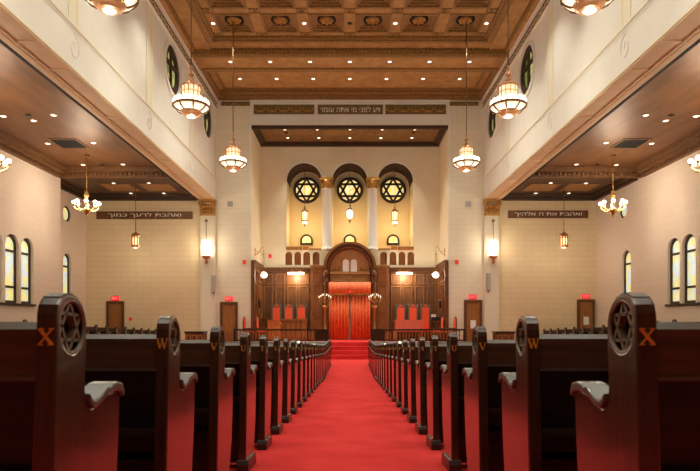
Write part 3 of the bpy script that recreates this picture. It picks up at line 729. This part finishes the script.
for s in (-1,1):
    # pilaster sconces
    r = thing('wall_sconce', 'bright glass sconce with long rod on the %s pilaster' % SIDE[s], 'wall light', (s*6.95, 27.6, R(2.8)), 0, 'pilaster sconces')
    b = MB().lathe([(.07,2.05),(.08,2.1),(.05,2.16),(.01,2.18)], 10); b.tube([(0,0,1.2),(0,0,2.08)], .015, 6); b.tube([(0,0,2.1),(0,.24,2.1)], .02, 6); b.build('rod', 'bronze', r)
    b = MB()
    for k in range(10):
        a = 2*PI*k/10; b.lathe([(.03,.42),(.048,.46),(.048,1.1),(.02,1.16)], 8, (.14*math.cos(a), .14*math.sin(a), 0))
    b.lathe([(.1,.42),(.1,1.1)], 12)
    b.build('glass_tubes', 'sconce_glow', r)
    b = MB().lathe([(.01,0),(.07,.05),(.085,.11),(.05,.18),(.04,.22),(.12,.27),(.2,.32),(.21,.38),(.19,.42),(.16,.43)], 18); b.tube([(0,.15,.34),(0,.25,.34)], .03, 6); b.build('base_cup', 'copper', r)
    # bracket lamps in the alcove
    r = thing('bracket_lamp', 'white globe lamp hanging from a scrolled brass bracket on the %s alcove wall' % SIDE[s], 'wall light', (s*4.84, 29.0, R(3.55)), 0, 'alcove bracket lamps')
    b = MB().box(-s*.04, 0, -.06, .06, -.2, .22)
    b.tube([(-s*x, 0, z) for x, z in ((.02,-.1),(.12,-.1),(.22,0),(.32,.2),(.42,.28),(.46,.22))], .022, 6)
    b.tube([(-s*x, 0, z) for x, z in ((.02,.1),(.12,.04),(.22,0))], .016, 6); b.build('bracket', 'brass', r)
    b = MB()
    for dx in (-.12, 0, .12): b.tube([(-s*.46, 0, -.1),(-s*.46+dx, .0, -1.02)], .006, 4)
    b.tube([(-s*.46,0,.22),(-s*.46,0,-.1)], .008, 4); b.sphere((-s*.46,0,-.1), .04, 8, 6); b.build('chain', 'bronze', r)
    g = MB().sphere((-s*.46, 0, -1.16), .17, 16, 10).build('globe', 'globe_glow', r)
    MB().tube([(-s*.46+.174*math.cos(2*PI*k/20), .174*math.sin(2*PI*k/20), -1.1) for k in range(20)], .014, 5, True).build('band', 'bronze', g)
    # picture lights
    xc = at(296.2 if s < 0 else 404.3, 0, 30.5)[0]
    r = thing('picture_light', 'glowing white bar light on the panelling above the chairs, %s of the ark' % SIDE[s], 'wall light', (xc, 30.5, R(2.6)), 0, 'alcove bar lights')
    MB().box(-.43,.43,-.06,.06,-.055,.055).build('tube', 'bar_glow', r)
    for x in (-.22,.22): MB().tube([(x,0,.055),(x,.05,.2),(x,.28,.2)], .02, 6).build('arm', 'wood_mid', r)
    for x in (-.44,.44): MB().box(x-.01,x+.01,-.07,.07,-.065,.065).build('end_cap', 'brass', r)

# ------------------------------------------------------------------ ark
ark = thing('ark', 'carved dark wooden ark with round arch behind the red curtain', 'ark', (0, 30.4, PLZ))
ZA = ZW-PLZ
b = MB()
def ring(b, r0, r1, z, y0, y1, n=28):
    po = [(r1*math.cos(PI*k/n), z+r1*math.sin(PI*k/n)) for k in range(n+1)]+[(r0*math.cos(PI*k/n), z+r0*math.sin(PI*k/n)) for k in range(n, -1, -1)]
    vs = [(u, y0, v) for u, v in po]+[(u, y1, v) for u, v in po]; N = len(po); m = n+1
    fs = []
    for k in range(n):
        fs += [(k, k+1, N-2-k, N-1-k), (N+k, 2*N-1-k, 2*N-2-k, N+k+1)]
    for k in range(N): fs.append((k, (k+1) % N, N+(k+1) % N, N+k))
    b.add(vs, fs)
ring(b, 1.26, 1.40, ZA, -.32, .45); ring(b, 1.19, 1.27, ZA, -.24, .45); ring(b, 1.05, 1.20, ZA, -.12, .45)
b.build('arch', 'wood_dark', ark)
b = MB(); ring(b, 1.30, 1.345, ZA, -.36, -.3); ring(b, 1.10, 1.14, ZA, -.16, -.1); b.build('arch_beads', 'wood_mid', ark)
t = MB().prism([(-1.06,3.02)]+[(1.06*math.cos(PI-PI*k/20), ZA+1.06*math.sin(PI-PI*k/20)) for k in range(21)]+[(1.06,3.02)], lambda u, v, w: (u, w, v), .1, .4)
t.box(-1.06,1.06,-.02,.12,3.5,3.62); t.box(-1.06,1.06,0,.12,3.02,3.1)
t.plate(rect(-.95,-.1,3.14,3.46), [rect(-.88,-.17,3.2,3.4)], lambda u, v, w: (u, w, v), .05, .1); t.plate(rect(.1,.95,3.14,3.46), [rect(.17,.88,3.2,3.4)], lambda u, v, w: (u, w, v), .05, .1)
t.box(-.08,.08,.02,.1,3.14,3.46)
to = t.build('tympanum', 'tympanum', ark)
for s in (-1,1):
    MB().prism(arch(s*.215-.165, s*.215+.165, 3.64, 4.3, 10), lambda u, v, w: (u, w, v), .03, .1).build('tablet', 'white', to)
    b = MB()
    for k in range(3): b.sphere((s*(.55+.14*k), .09, 3.76+.03*(k == 1)), .075, 8, 6)
    b.tube([(s*(.5+.05*k), .08, 3.86+.05*math.sin(k)) for k in range(8)], .025, 5); b.build('carving', 'gold', to)
    b = MB().box(s*1.42, s*2.07, 0, .45, 0, ZA+.05); b.box(s*1.36, s*2.13, -.06, .45, ZA+.05, ZA+.17); b.box(s*1.38,s*2.1,-.04,.45,0,.3)
    b.plate(rect(min(s*1.5,s*2.0),max(s*1.5,s*2.0),.45,1.3), [rect(min(s*1.57,s*1.93),max(s*1.57,s*1.93),.52,1.23)], lambda u, v, w: (u, w, v), -.04, 0)
    b.plate(rect(min(s*1.5,s*2.0),max(s*1.5,s*2.0),1.45,3.0), [rect(min(s*1.57,s*1.93),max(s*1.57,s*1.93),1.52,2.93)], lambda u, v, w: (u, w, v), -.04, 0)
    b.plate(rect(min(s*1.5,s*2.0),max(s*1.5,s*2.0),3.1,3.7), [rect(min(s*1.57,s*1.93),max(s*1.57,s*1.93),3.17,3.63)], lambda u, v, w: (u, w, v), -.04, 0)
    b.build('side_pier', 'wood', ark)
    b = MB().box(s*1.13, s*1.41, -.2, .45, 0, ZA); b.lathe([(.11,.1),(.13,.2),(.1,.3),(.09,2.9),(.13,3.0),(.11,3.05)], 12, (s*1.28,-.3,0)); b.box(s*1.14,s*1.42,-.42,-.16,0,.1); b.box(s*1.14,s*1.42,-.42,-.16,3.05,3.3); b.lathe([(.12,3.3),(.13,3.55),(.08,3.7)], 8, (s*1.28,-.3,0))
    b.build('door_jamb', 'wood_dark', ark)
# curtain, valance
def drape(x0, x1, z0, z1, folds, amp, y, th=.02):
    n = folds*8; b = MB(); vs = []; fs = []
    for j, z in enumerate((z0, z1)):
        for d in (0, th):
            for k in range(n+1):
                u = k/n; vs.append((x0+(x1-x0)*u, y+d+amp*math.sin(2*PI*folds*u)*(1 if j == 0 else .8), z))
    m = n+1
    for k in range(n): fs += [(k,k+1,2*m+k+1,2*m+k),(m+k,3*m+k,3*m+k+1,m+k+1),(k,m+k,m+k+1,k+1),(2*m+k,2*m+k+1,3*m+k+1,3*m+k)]
    fs += [(0,2*m,3*m,m),(n,m+n,3*m+n,2*m+n)]
    return b.add(vs, fs, True)
for s in (-1,1):
    x0, x1 = sorted((s*.05, s*1.1))
    o = tag(drape(x0, x1, .03, 2.55, 6, .075, 0).build('curtain', 'curtain'), 'orange-red pleated ark curtain, %s half' % SIDE[s], 'curtain'); o.location = (0, 30.2, PLZ)
b = drape(-1.12, 1.12, 2.42, 3.06, 14, .012, 0, .03)
o = tag(b.build('valance', 'curtain'), 'flat orange-red valance across the top of the ark curtain', 'valance'); o.location = (0, 30.06, PLZ)
b = MB()
for k in range(28):
    x = -1.08+k*.08; b.box(x-.025, x+.025, -.015, .045, 2.35, 2.43)
b.build('fringe', 'gold', o)
o = thing('eternal_light', 'small hanging lamp with red glass in front of the ark curtain', 'lamp', (0, 29.7, R(1.3)))
MB().tube([(0,0,.32),(0,0,R(3.0)-R(1.3)),(0,.4,R(3.0)-R(1.3)),(0,.72,R(3.0)-R(1.3))], .008, 5).build('chain', 'bronze', o)
MB().lathe([(.05,.2),(.06,.26),(.03,.32)], 10).build('red_glass', 'exit', o)
MB().lathe([(.01,-.1),(.05,-.02),(.08,.06),(.06,.14),(.09,.2),(.05,.21)], 12).build('holder', 'bronze', o)
# menorahs
for s in (-1,1):
    xc = s*1.29; Y0 = 29.5
    r = thing('menorah', 'tall brass seven-branched candelabrum with lit tips on the %s of the ark curtain' % SIDE[s], 'candelabrum', (xc, Y0, PLZ), 0, 'candelabra')
    MB().lathe([(.22,0),(.22,.05),(.12,.1),(.06,.2),(.05,.4),(.075,.45),(.06,.5),(.055,1.6),(.1,1.68),(.14,1.74),(.05,1.8)], 14).build('stand', 'brass', r)
    b = MB().tube([(0,0,1.78),(0,0,2.36)], .018, 6)
    for q in (.1,.2,.3):
        b.tube([(q*math.cos(PI+PI*k/14), 0, 2.38-.17*(q/.3)+ (q*1.5)*math.sin(PI+PI*k/14)) for k in range(15)], .016, 6)
    b.build('branches', 'brass', r)
    for k in range(-3,4):
        MB().lathe([(.02,0),(.028,.04),(.016,.08),(.005,.1)], 8, (k*.1, 0, 2.38-.17*abs(k)/3)).build('lamp_tip', 'globe_glow' if k else 'brass', r)

# ------------------------------------------------------------------ platform furniture
def throne():
    r = thing('throne_chair', '', 'chair'); w = .26; H = 1.9
    b = MB()
    for s in (-1,1): b.box(s*w, s*(w-.075), .19, .27, 0, H-.1); b.lathe([(.035,0),(.04,.04),(.01,.1)], 8, (s*(w-.03), .235, H-.1))
    b.box(-w,w,.2,.27,.42,.5); ring(b, .13, .17, H-.14, .19, .27, 14); b.box(-w,w,.2,.27,H-.18,H-.12)
    b.build('back_frame', 'chair_frame', r)
    MB().box(-w+.075,w-.075,.2,.25,.55,H-.17).build('back_cushion', 'red', r)
    MB().prism([(-.12,H-.14)]+[(.12*math.cos(PI-PI*k/12), H-.14+.12*math.sin(PI-PI*k/12)) for k in range(13)], lambda u, v, w_: (u, w_, v), .2, .25).build('crest', 'red', r)
    MB().box(-w,w,-.28,.2,.38,.44).build('seat_frame', 'wood_dark', r)
    MB().box(-w+.02,w-.02,-.27,.19,.44,.53).build('seat_cushion', 'red', r, .02)
    for s in (-1,1):
        MB().box(s*w, s*(w-.06), -.28, -.22, 0, .74).build('front_leg', 'wood_dark', r)
        MB().box(s*(w+.02), s*(w-.08), -.32, .2, .7, .75).build('armrest', 'wood_dark', r)
    return r
tp = throne(); first = True
for px, w, y in ((276,'leftmost of the three left of the ark',30.0),(288.4,'middle of the three left of the ark',30.3),(301.2,'nearest the ark of the three on the left',30.3),(401.2,'nearest the ark of the three on the right',30.3),(413.6,'middle of the three right of the ark',30.3),(426.2,'rightmost of the three right of the ark',30.0)):
    o = tp if first else copy_tree(tp); first = False
    o.location = ((px-CX)*y/F, y, PLZ); tag(o, 'tall red upholstered throne chair, '+w, 'chair', 'throne chairs')
def armchair():
    r = thing('armchair', '', 'chair'); w = .27
    for x in (-1,1):
        for y in (-1,1): MB().box(x*w, x*(w-.05), y*.24, y*.19, 0, .42 if y > 0 else .62).build('leg', 'wood_dark', r)
        MB().box(x*w, x*(w-.06), -.26, .24, .62, .66).build('armrest', 'wood_dark', r)
    MB().box(-w,w,-.25,.25,.38,.44).build('seat_frame', 'wood_dark', r)
    MB().box(-w+.03,w-.03,-.24,.2,.44,.52).build('seat_cushion', 'red', r, .02)
    MB().plate(arch(-w, w, .5, 1.22, 12), [arch(-w+.05, w-.05, .56, 1.16, 12)], lambda u, v, q: (u, q, v), .19, .25).build('back_frame', 'wood_dark', r)
    MB().prism(arch(-w+.04, w-.04, .55, 1.17, 12), lambda u, v, q: (u, q, v), .17, .23).build('back_cushion', 'red', r)
    return r
ap = armchair(); first = True
for x, y, rz, w in ((-4.9,27.64,PI/2,'at the far left end of the platform rail'),(-4.37,28.15,PI/2,'second in from the left end of the platform'),(4.9,27.64,-PI/2,'at the far right end of the platform rail'),(4.37,28.15,-PI/2,'second in from the right end of the platform')):
    o = ap if first else copy_tree(ap); first = False
    o.location = (x, y, PLZ); o.rotation_euler = (0,0,rz); tag(o, 'low red armchair turned to the middle, '+w, 'chair', 'platform armchairs')
# reading desk (left), cloth-covered table (right)
d = thing('reading_desk', 'brown wooden reading desk with arched front panels, left of the ark', 'desk', (at(294,0,29.35)[0], 29.35, PLZ))
b = MB().box(-.66,.66,-.28,.28,.06,1.04); b.box(-.62,.62,-.25,.25,0,.06)
b.build('body', 'wood_mid', d); MB().box(-.7,.7,-.33,.33,1.04,1.12).build('top', 'wood_mid', d)
for k in range(5):
    x = -.52+.26*k; MB().plate(rect(x-.12,x+.12,.1,1.0), [arch(x-.08,x+.08,.18,.92,8)], lambda u, v, q: (u, q, v), -.31, -.281).build('front_panel', 'wood', d)
t = thing('table', 'rectangular wooden table under the red patterned cloth, right of the ark', 'table', (at(408.5,0,29.1)[0], 29.1, PLZ))
MB().box(-.75,.75,-.36,.36,.98,1.04).build('tabletop', 'wood_mid', t)
for x in (-1,1):
    for y in (-1,1): MB().lathe([(.05,0),(.06,.1),(.035,.2),(.05,.6),(.035,.9),(.06,.98)], 10, (x*.66, y*.28, 0)).build('leg', 'wood_mid', t)
b = MB().box(-.70,.74,-.38,.38,1.041,1.056); b.box(-.70,.74,-.385,-.37,.46,1.056); b.box(-.70,.74,.37,.385,.46,1.056)
o = tag(b.build('tablecloth', 'cloth', None, .004), 'salmon red patterned cloth draped over the table right of the ark', 'tablecloth'); o.location = t.location
l = thing('lectern', 'light orange wooden lectern with curved top, left end of the platform', 'lectern', (at(275,0,28.68)[0], 28.7, PLZ))
b = MB().prism([(-.34,0),(.3,0),(.3,.8),(.34,.86),(.2,.98),(-.05,1.02),(-.34,1.02)], lambda u, v, q: (u, q, v), -.2, .2); b.build('body', 'wood_light', l, .01)
MB().box(-.37,.24,-.24,.24,1.02,1.05).build('top', 'wood_light', l)
k_ = thing('keyboard_stand', 'black music keyboard on a cross-legged stand, right end of the platform', 'keyboard', (4.36, 28.95, PLZ))
MB().box(-.23,.23,-.14,.14,1.02,1.2).build('keyboard', 'black', k_); MB().box(-.21,0,-.1,.1,1.2,1.34).build('paper', 'white', k_)
b = MB(); b.bar((-.25,0,0),(.25,0,1.02),.04,.04,(0,1,0)); b.bar((.25,.05,0),(-.25,.05,1.02),.04,.04,(0,1,0)); b.build('stand', 'black', k_)
for s in (-1,1):
    r = thing('pole_stand', 'slim black pole stand with a thick head by the %s alcove panelling' % SIDE[s], 'stand', (s*4.54, 28.62, PLZ))
    MB().lathe([(.1,0),(.1,.03),(.03,.05)], 14).build('base', 'black', r); MB().tube([(0,0,.04),(0,0,1.7)], .02, 8).build('pole', 'black', r); MB().lathe([(.03,1.65),(.055,1.7),(.055,2.05),(.02,2.1)], 10).build('head', 'black', r)
    # rail
    x0, x1 = s*1.02, s*5.56; r = thing('balustrade', 'dark wooden rail with turned balusters along the platform edge, %s of the steps' % SIDE[s], 'railing', (0, 27.3, PLZ))
    MB().box(x0,x1,-.06,.06,.54,.62).build('top_rail', 'rail', r, .01); MB().box(x0,x1,-.04,.04,.04,.1).build('bottom_rail', 'rail', r)
    for x in (1.02, 1.55, 5.44):
        b = MB().box(s*x, s*(x+.12), -.07, .07, 0, .54); b.build('post', 'rail', r)
    MB().box(s*1.14,s*1.55,-.03,.03,.1,.54).build('end_panel', 'rail', r)
    x = 1.8; 
    while x < 5.4:
        MB().lathe([(.02,.1),(.035,.14),(.02,.2),(.04,.3),(.02,.42),(.035,.5),(.02,.54)], 8, (s*x, 0, 0)).build('baluster', 'wood_mid', r); x += .15
    # low wooden screen in front of the side pews
    r = thing('wooden_screen', 'dark panelled wooden screen box at the front of the %s side section' % SIDE[s], 'screen', (s*7.25, 26.9, 0))
    MB().box(-.42,.42,-.35,.35,0,1.2).build('body', 'wood_dark', r); MB().box(-.46,.46,-.39,.39,1.2,1.27).build('top', 'pew', r)
    for k in range(3): MB().plate(rect(-.38+k*.27,-.15+k*.27,.2,1.12), [rect(-.33+k*.27,-.2+k*.27,.27,1.05)], lambda u, v, q: (u, q, v), -.38, -.351).build('front_panel', 'wood_mid', r)

# ------------------------------------------------------------------ doors, exit signs, wall fittings
dn = [0]
def door(px0, px1, pytop, label, paper):
    dn[0] += 1; x0, x1 = at(px0,0,28)[0], at(px1,0,28)[0]; z1 = at(0,pytop,28)[2]; z0 = .33 if abs(x0) > 8.7 else 0
    o = bpy.data.objects.new('door_%d' % dn[0], None); C.objects.link(o); tag(o, label, 'door', None, 'structure'); o.location = ((x0+x1)/2, 28, z0)
    w = (x1-x0)/2; H = z1-z0; mp = lambda u, v, q: (u, q, v)
    MB().plate([(-w,0),(-w,H),(w,H),(w,0),(w-.12,0),(w-.12,H-.14),(-w+.12,H-.14),(-w+.12,0)], [], mp, -.09, -.002).build('door_frame', 'wood_dark', o)
    b = MB().box(-w+.12,w-.12,-.05,-.002,0,H-.14)
    for q0, q1 in ((.2,.95),(1.1,H-.3)): b.plate(rect(-w+.2,w-.2,q0,q1), [rect(-w+.27,w-.27,q0+.07,q1-.07)], mp, -.07, -.05)
    b.build('door_panel', 'wood_mid', o)
    MB().sphere((w-.17,-.09,1.0), .035, 8, 6).build('door_knob', 'brass', o)
    if paper: tag(MB().box((x0+x1)/2-.13,(x0+x1)/2+.13,27.915,27.925,z0+H*.5,z0+H*.5+.4).build('notice', 'white'), 'white paper notice on the %s' % paper, 'notice')
door(107,124.4,301.2,'brown panelled wooden door in the left aisle end wall',None)
door(220.5,238,302,'brown panelled wooden door left of the alcove',None)
door(464,482,300,'brown panelled wooden door right of the alcove','door right of the alcove')
door(577,594.5,299.5,'brown panelled wooden door in the right aisle end wall','door in the right aisle end wall')
for px, py, w in ((116,298.3,'door of the left aisle end wall'),(229.4,298.6,'door left of the alcove'),(472.7,296.9,'door right of the alcove'),(585.5,296.3,'door of the right aisle end wall')):
    x, _, z = at(px, py, 28); e = thing('exit_sign', 'glowing red exit sign over the '+w, 'exit sign', (x, 28, z), 0, 'exit signs')
    MB().box(-.19,.19,-.1,-.002,-.1,.1).build('housing', 'exit', e)
    MB().text('EXIT', .11, lambda u, v, q: (u, -.112+q, v), .01, True, .27).build('lettering', 'exit_letter', e)
    MB().box(-.17,.17,-.08,-.002,.1,.14).build('top_plate', 'grey', e)
for s in (-1,1):
    x, _, z = at(214.2 if s < 0 else 488.2, 284.5 if s < 0 else 282, 27.9); r = thing('column_speaker', 'slim pale grey column loudspeaker below the sconce, %s front wall' % SIDE[s], 'loudspeaker', (x, 27.8, z-.43))
    MB().box(-.09,.09,-.08,.05,0,.86).build('cabinet', 'grey', r, .01); MB().box(-.075,.075,-.09,-.081,.03,.83).build('grille', 'grey', r)
    MB().box(-.03,.03,.05,.06,-.1,.8).build('bracket', 'bronze', r)
    x, _, z = at(230.5 if s < 0 else 468.5, 204, 28); tag(MB().box(x-.13,x+.13,27.95,28.0,z-.13,z+.13).build('wall_plate', 'grey'), 'small square grey wall plate high on the %s front wall' % SIDE[s], 'wall plate')
    x, _, z = at(244.6 if s < 0 else 456.8, 262, 28); tag(MB().box(x-.08,x+.08,27.93,28.0,z-.1,z+.1).build('fire_alarm', 'red_plastic_glow'), 'small red fire alarm beside the alcove edge, %s' % SIDE[s], 'fire alarm')
x, _, z = at(270.3, 256.2, 30.9); tag(MB().box(x-.08,x+.08,30.84,30.9,z-.1,z+.1).build('fire_alarm', 'red_plastic_glow'), 'small red fire alarm on the alcove back wall near the left bracket lamp', 'fire alarm')
x, _, z = at(131, 319, 28); tag(MB().box(x-.06,x+.06,27.93,28.0,z-.08,z+.08).build('fire_alarm', 'red_plastic_glow'), 'small red pull station on the left aisle end wall beside the door', 'fire alarm')

# ------------------------------------------------------------------ pews
PROF = [(0.0,0.07),(0.0,0.965),(0.0065,0.99),(0.0218,1.008),(0.0491,1.02),(0.0818,1.022),(0.1145,1.014),(0.1417,0.995),(0.1602,0.965),(0.17,0.925),(0.1722,0.87),(0.169,0.8),(0.1722,0.755),(0.178,0.722),(0.198,0.705),(0.215,0.7),(0.245,0.708),(0.28,0.725),(0.32,0.738),(0.37,0.742),(0.405,0.736),(0.42,0.72),(0.42,0.62),(0.412,0.48),(0.392,0.3),(0.35,0.15),(0.315,0.07)]
STROKES = {'X':[((0,1),(.8,0),.2),((.8,1),(0,0),.09),((-.08,1),(.28,1),.07),((.58,1),(.9,1),.07),((-.1,0),(.24,0),.07),((.54,0),(.9,0),.07)],
 'W':[((0,1),(.28,0),.17),((.28,0),(.52,.9),.08),((.46,1),(.74,0),.17),((.74,0),(1.0,1),.08),((-.1,1),(.2,1),.07),((.36,1),(.64,1),.07),((.86,1),(1.1,1),.07)],
 'V':[((0,1),(.4,0),.18),((.4,0),(.78,1),.08),((-.1,1),(.26,1),.07),((.58,1),(.9,1),.07)],
 'U':[((.1,1),(.1,.25),.18),((.1,.28),(.28,.04),.15),((.26,.05),(.56,.05),.1),((.54,.05),(.7,.28),.1),((.7,.25),(.7,1),.09),((-.05,1),(.28,1),.07),((.54,1),(.86,1),.07)],
 'T':[((.4,1),(.4,0),.18),((-.02,.97),(.82,.97),.09),((.22,0),(.58,0),.07),((0,1),(0,.76),.06),((.8,1),(.8,.76),.06)]}
def letter_mb(ch, xc, zc, h, y):
    b = MB()
    if ch in STROKES:
        st = STROKES[ch]; xs = [p[0] for q in st for p in q[:2]]; m = (min(xs)+max(xs))/2
        for i, (p, q, w) in enumerate(st):
            b.bar((xc+(p[0]-m)*h, y-.0004*(i % 3), zc+(p[1]-.5)*h), (xc+(q[0]-m)*h, y-.0004*(i % 3), zc+(q[1]-.5)*h), w*h, .003, (0,1,0))
    else:
        b.text(ch, h, lambda u, v, q: (xc+u, y-.0015+q, zc+v), .003)
    return b
PX = .055
def pew_proto(s, L, letter=True):
    r = thing('pew', '', 'pew')
    mp = lambda u, v, w: (s*w, u, v)
    MB().plate(PROF, [circ(.086,.935,.072,24)], mp, 0, PX).build('pew_end', 'pew_end', r, .009)
    e = r.children[0]
    b = MB()
    b.tube([(s*.006, .086+.072*math.cos(2*PI*k/24), .935+.072*math.sin(2*PI*k/24)) for k in range(24)], .006, 6, True)
    for rot in (0, PI):
        tri = [(s*.02, .086+.071*math.sin(rot+2*PI*k/3), .935+.071*math.cos(rot+2*PI*k/3)) for k in range(3)]
        for k in range(3): b.bar(tri[k], tri[(k+1) % 3], .009, .022, (1,0,0))
    b.build('star_emblem', 'pew_star', e)
    MB().prism(circ(.086,.935,.0715,24), mp, .036, .044).build('medallion_back', 'pew', e)
    MB().plate(PROF, [], mp, L-PX, L).build('outer_end', 'pew_end', r, .009)
    # scrolled arm cap
    low = [(.178,.725),(.198,.706),(.215,.701),(.245,.709),(.28,.726),(.32,.739),(.37,.743),(.405,.737),(.424,.72)]
    up = [(0.177,0.749),(0.198,0.729),(0.215,0.723),(0.245,0.732),(0.275,0.749),(0.3,0.763),(0.32,0.757),(0.335,0.768),(0.37,0.773),(0.41,0.767),(0.432,0.74)]
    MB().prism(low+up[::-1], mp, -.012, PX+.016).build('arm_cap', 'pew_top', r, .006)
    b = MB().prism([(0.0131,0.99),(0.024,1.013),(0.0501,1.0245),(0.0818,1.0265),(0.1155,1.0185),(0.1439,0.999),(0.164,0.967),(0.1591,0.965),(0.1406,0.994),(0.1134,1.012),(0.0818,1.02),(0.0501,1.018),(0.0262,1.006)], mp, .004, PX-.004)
    b.build('top_highlight', 'pew_top', r)  # thin grey strip painted as the highlight along the post's top edge
    # base shoe
    b = MB().prism([(-.02,0),(.34,0),(.34,.035),(.322,.07),(.316,.085),(-.004,.085),(-.02,.05)], mp, -.02, PX+.015); b.build('base_shoe', 'pew', r, .004)
    x0, x1 = s*(PX-.002), s*(L-PX+.002)
    b = MB().prism([(.012,.80),(.012,.925),(.03,.945),(.115,.945),(.12,.935),(.12,.80)], mp, PX-.002, L-PX+.002); b.build('backrest', 'pew_back_lit', r)
    MB().box(x0,x1,.004,.022,.79,.80).build('back_moulding', 'pew_top', r)
    MB().prism([(.10,.18),(.10,.80),(.12,.80),(.14,.46),(.14,.18)], mp, PX-.002, L-PX+.002).build('back_panel', 'pew', r)
    MB().box(x0,x1,.10,.40,.40,.445).build('seat', 'pew', r, .006)
    MB().box(x0,x1,.015,.10,.52,.545).build('book_shelf', 'pew', r)
    MB().box(x0,x1,.24,.27,.02,.40).build('seat_support', 'pew', r)
    return r
Y0 = 1.427; DP = .915; WA = .752
tilt = math.atan(SL)
rows = 'XWVUTSRQPONMLKJIHGFEDCBA'
for s in (-1,1):
    pro = pew_proto(s, 7.2); line = [pro]+[copy_tree(pro) for k in range(23)]
    for k, ch in enumerate(rows):
        o = line[k]
        y = Y0+DP*k; o.location = (s*WA, y, fl(y)); o.rotation_euler = (-math.atan(SL+.0105) if y < 4.0 else -tilt if y < YF-.3 else 0, 0, 0)
        if k < 5: lab = 'dark wooden pew with gold letter %s on its aisle end, %s of the red aisle' % (ch, SIDE[s])
        elif k < 12: lab = 'dark wooden pew %s of the aisle, %s row counting from the letter X pew' % (SIDE[s], ORD[k])
        else: lab = 'dark wooden pew %s of the aisle, %s row counting back from the steps' % (SIDE[s], ORD[23-k])
        tag(o, lab, 'pew', 'pews %s of the centre aisle' % SIDE[s])
        e = [c for c in o.children if c.name.startswith('pew_end')][0]
        tag(letter_mb(ch, s*PX/2, .905, .041, -.0015).build('row_letter', 'letter_gold', e), 'gold letter '+ch)
    xs = s*9.28; Ls = (12.0-9.28)
    pro = pew_proto(s, Ls)
    t2 = math.atan(SSL)
    for k in range(13):
        o = pro if k == 0 else copy_tree(pro)
        y = 27.2-DP*k; o.location = (xs, y, sfl(y)); o.rotation_euler = (-t2, 0, 0)
        tag(o, 'dark wooden pew in the raised %s side section, %s row from the far end wall' % (SIDE[s], ORD[k]), 'pew', 'side pews on the '+SIDE[s])

# ------------------------------------------------------------------ the light the lamps give, plus an added pan fill
def lamp(name, kind, loc, power, col, radius, **kw):
    l = bpy.data.lights.new(name, kind); l.energy = power; l.color = col[:3]; l.shadow_soft_size = radius
    for k, v in kw.items(): setattr(l, k, v)
    o = bpy.data.objects.new(name, l); C.objects.link(o); o.location = loc
    return o
LW = rgb(250, 238, 212); LN = rgb(246, 246, 228)
for s in (-1,1):
    for y in (21.4, 15.75, 10.4, 5.05):
        lamp('chandelier_light', 'POINT', (s*4.38, y, R(5.65)+.78), 560*(1 if y > 11 else .65 if y > 8 else .3), LN, .3)
        lamp('pan_fill_light', 'POINT', (s*4.38, y, R(5.65)-.4), 60*(1 if y > 8 else .5), LN, .1)  # added lamp under the chandeliers that brightens their copper pans
    for y in (21.7, 15.9, 10.1): lamp('arm_chandelier_light', 'POINT', (s*10.02, y, R(4.0)+.62), 290, LW, .25)
    lamp('lantern_light', 'POINT', (s*9.88, 26.3, R(3.42)-.1), 50, LW, .1)
    lamp('sconce_light', 'POINT', (s*6.95, 27.3, R(2.8)+.8), 60, LW, .12)
    lamp('bracket_light', 'POINT', (s*4.2, 29.0, R(3.55)-1.16), 80, LW, .12)
    lamp('bar_light', 'POINT', (at(296.2 if s < 0 else 404.3, 0, 30.3)[0], 30.3, R(2.4)), 120, LW, .15)
for c in AX: lamp('niche_light', 'POINT', (c, 31.5, R(5.3)), 50, rgb(255, 220, 170), .15)
def down(x, y, z, p, a=75): lamp('down_spot', 'SPOT', (x, y, z-.06), p, LN, .08, spot_size=math.radians(a), spot_blend=.7)
for k in range(7): down((k-3)*1.67, 26.0, R(11.1), 330); down((k-3)*1.66, 23.75, R(10.85), 330)
for y in (21.4, 18.0, 14.6, 11.2, 7.8, 4.4, 1.0):
    for x in (-5.13,-1.71,1.71,5.13): down(x, y, ZC, 560, 85)
for k in range(5): down((k-2)*1.62, 28.4, R(9.6), 420, 75); down((k-2)*1.63, 29.92, R(9.67), 420, 56)
# ------------------------------------------------------------------ camera, world
w = bpy.data.worlds.new('World'); bpy.context.scene.world = w; w.use_nodes = True
w.node_tree.nodes['Background'].inputs[0].default_value = (.02,.02,.025,1)
cam = bpy.data.cameras.new('Camera'); co = bpy.data.objects.new('Camera', cam); C.objects.link(co)
co.location = (.009,0,CAMZ); co.rotation_euler = (PI/2,0,0)
cam.sensor_width = 36; cam.lens = 36*F/700; cam.shift_y = (HY-235.5)/700; cam.clip_start = .05
cam.dof.use_dof = True; cam.dof.focus_distance = 11; cam.dof.aperture_fstop = 6
sc = bpy.context.scene; sc.camera = co
sc.view_settings.view_transform = 'Standard'; sc.view_settings.look = 'None'; sc.view_settings.gamma = 1; sc.view_settings.exposure = -0.3
sc.cycles.max_bounces = 8; sc.cycles.diffuse_bounces = 6; sc.cycles.glossy_bounces = 4
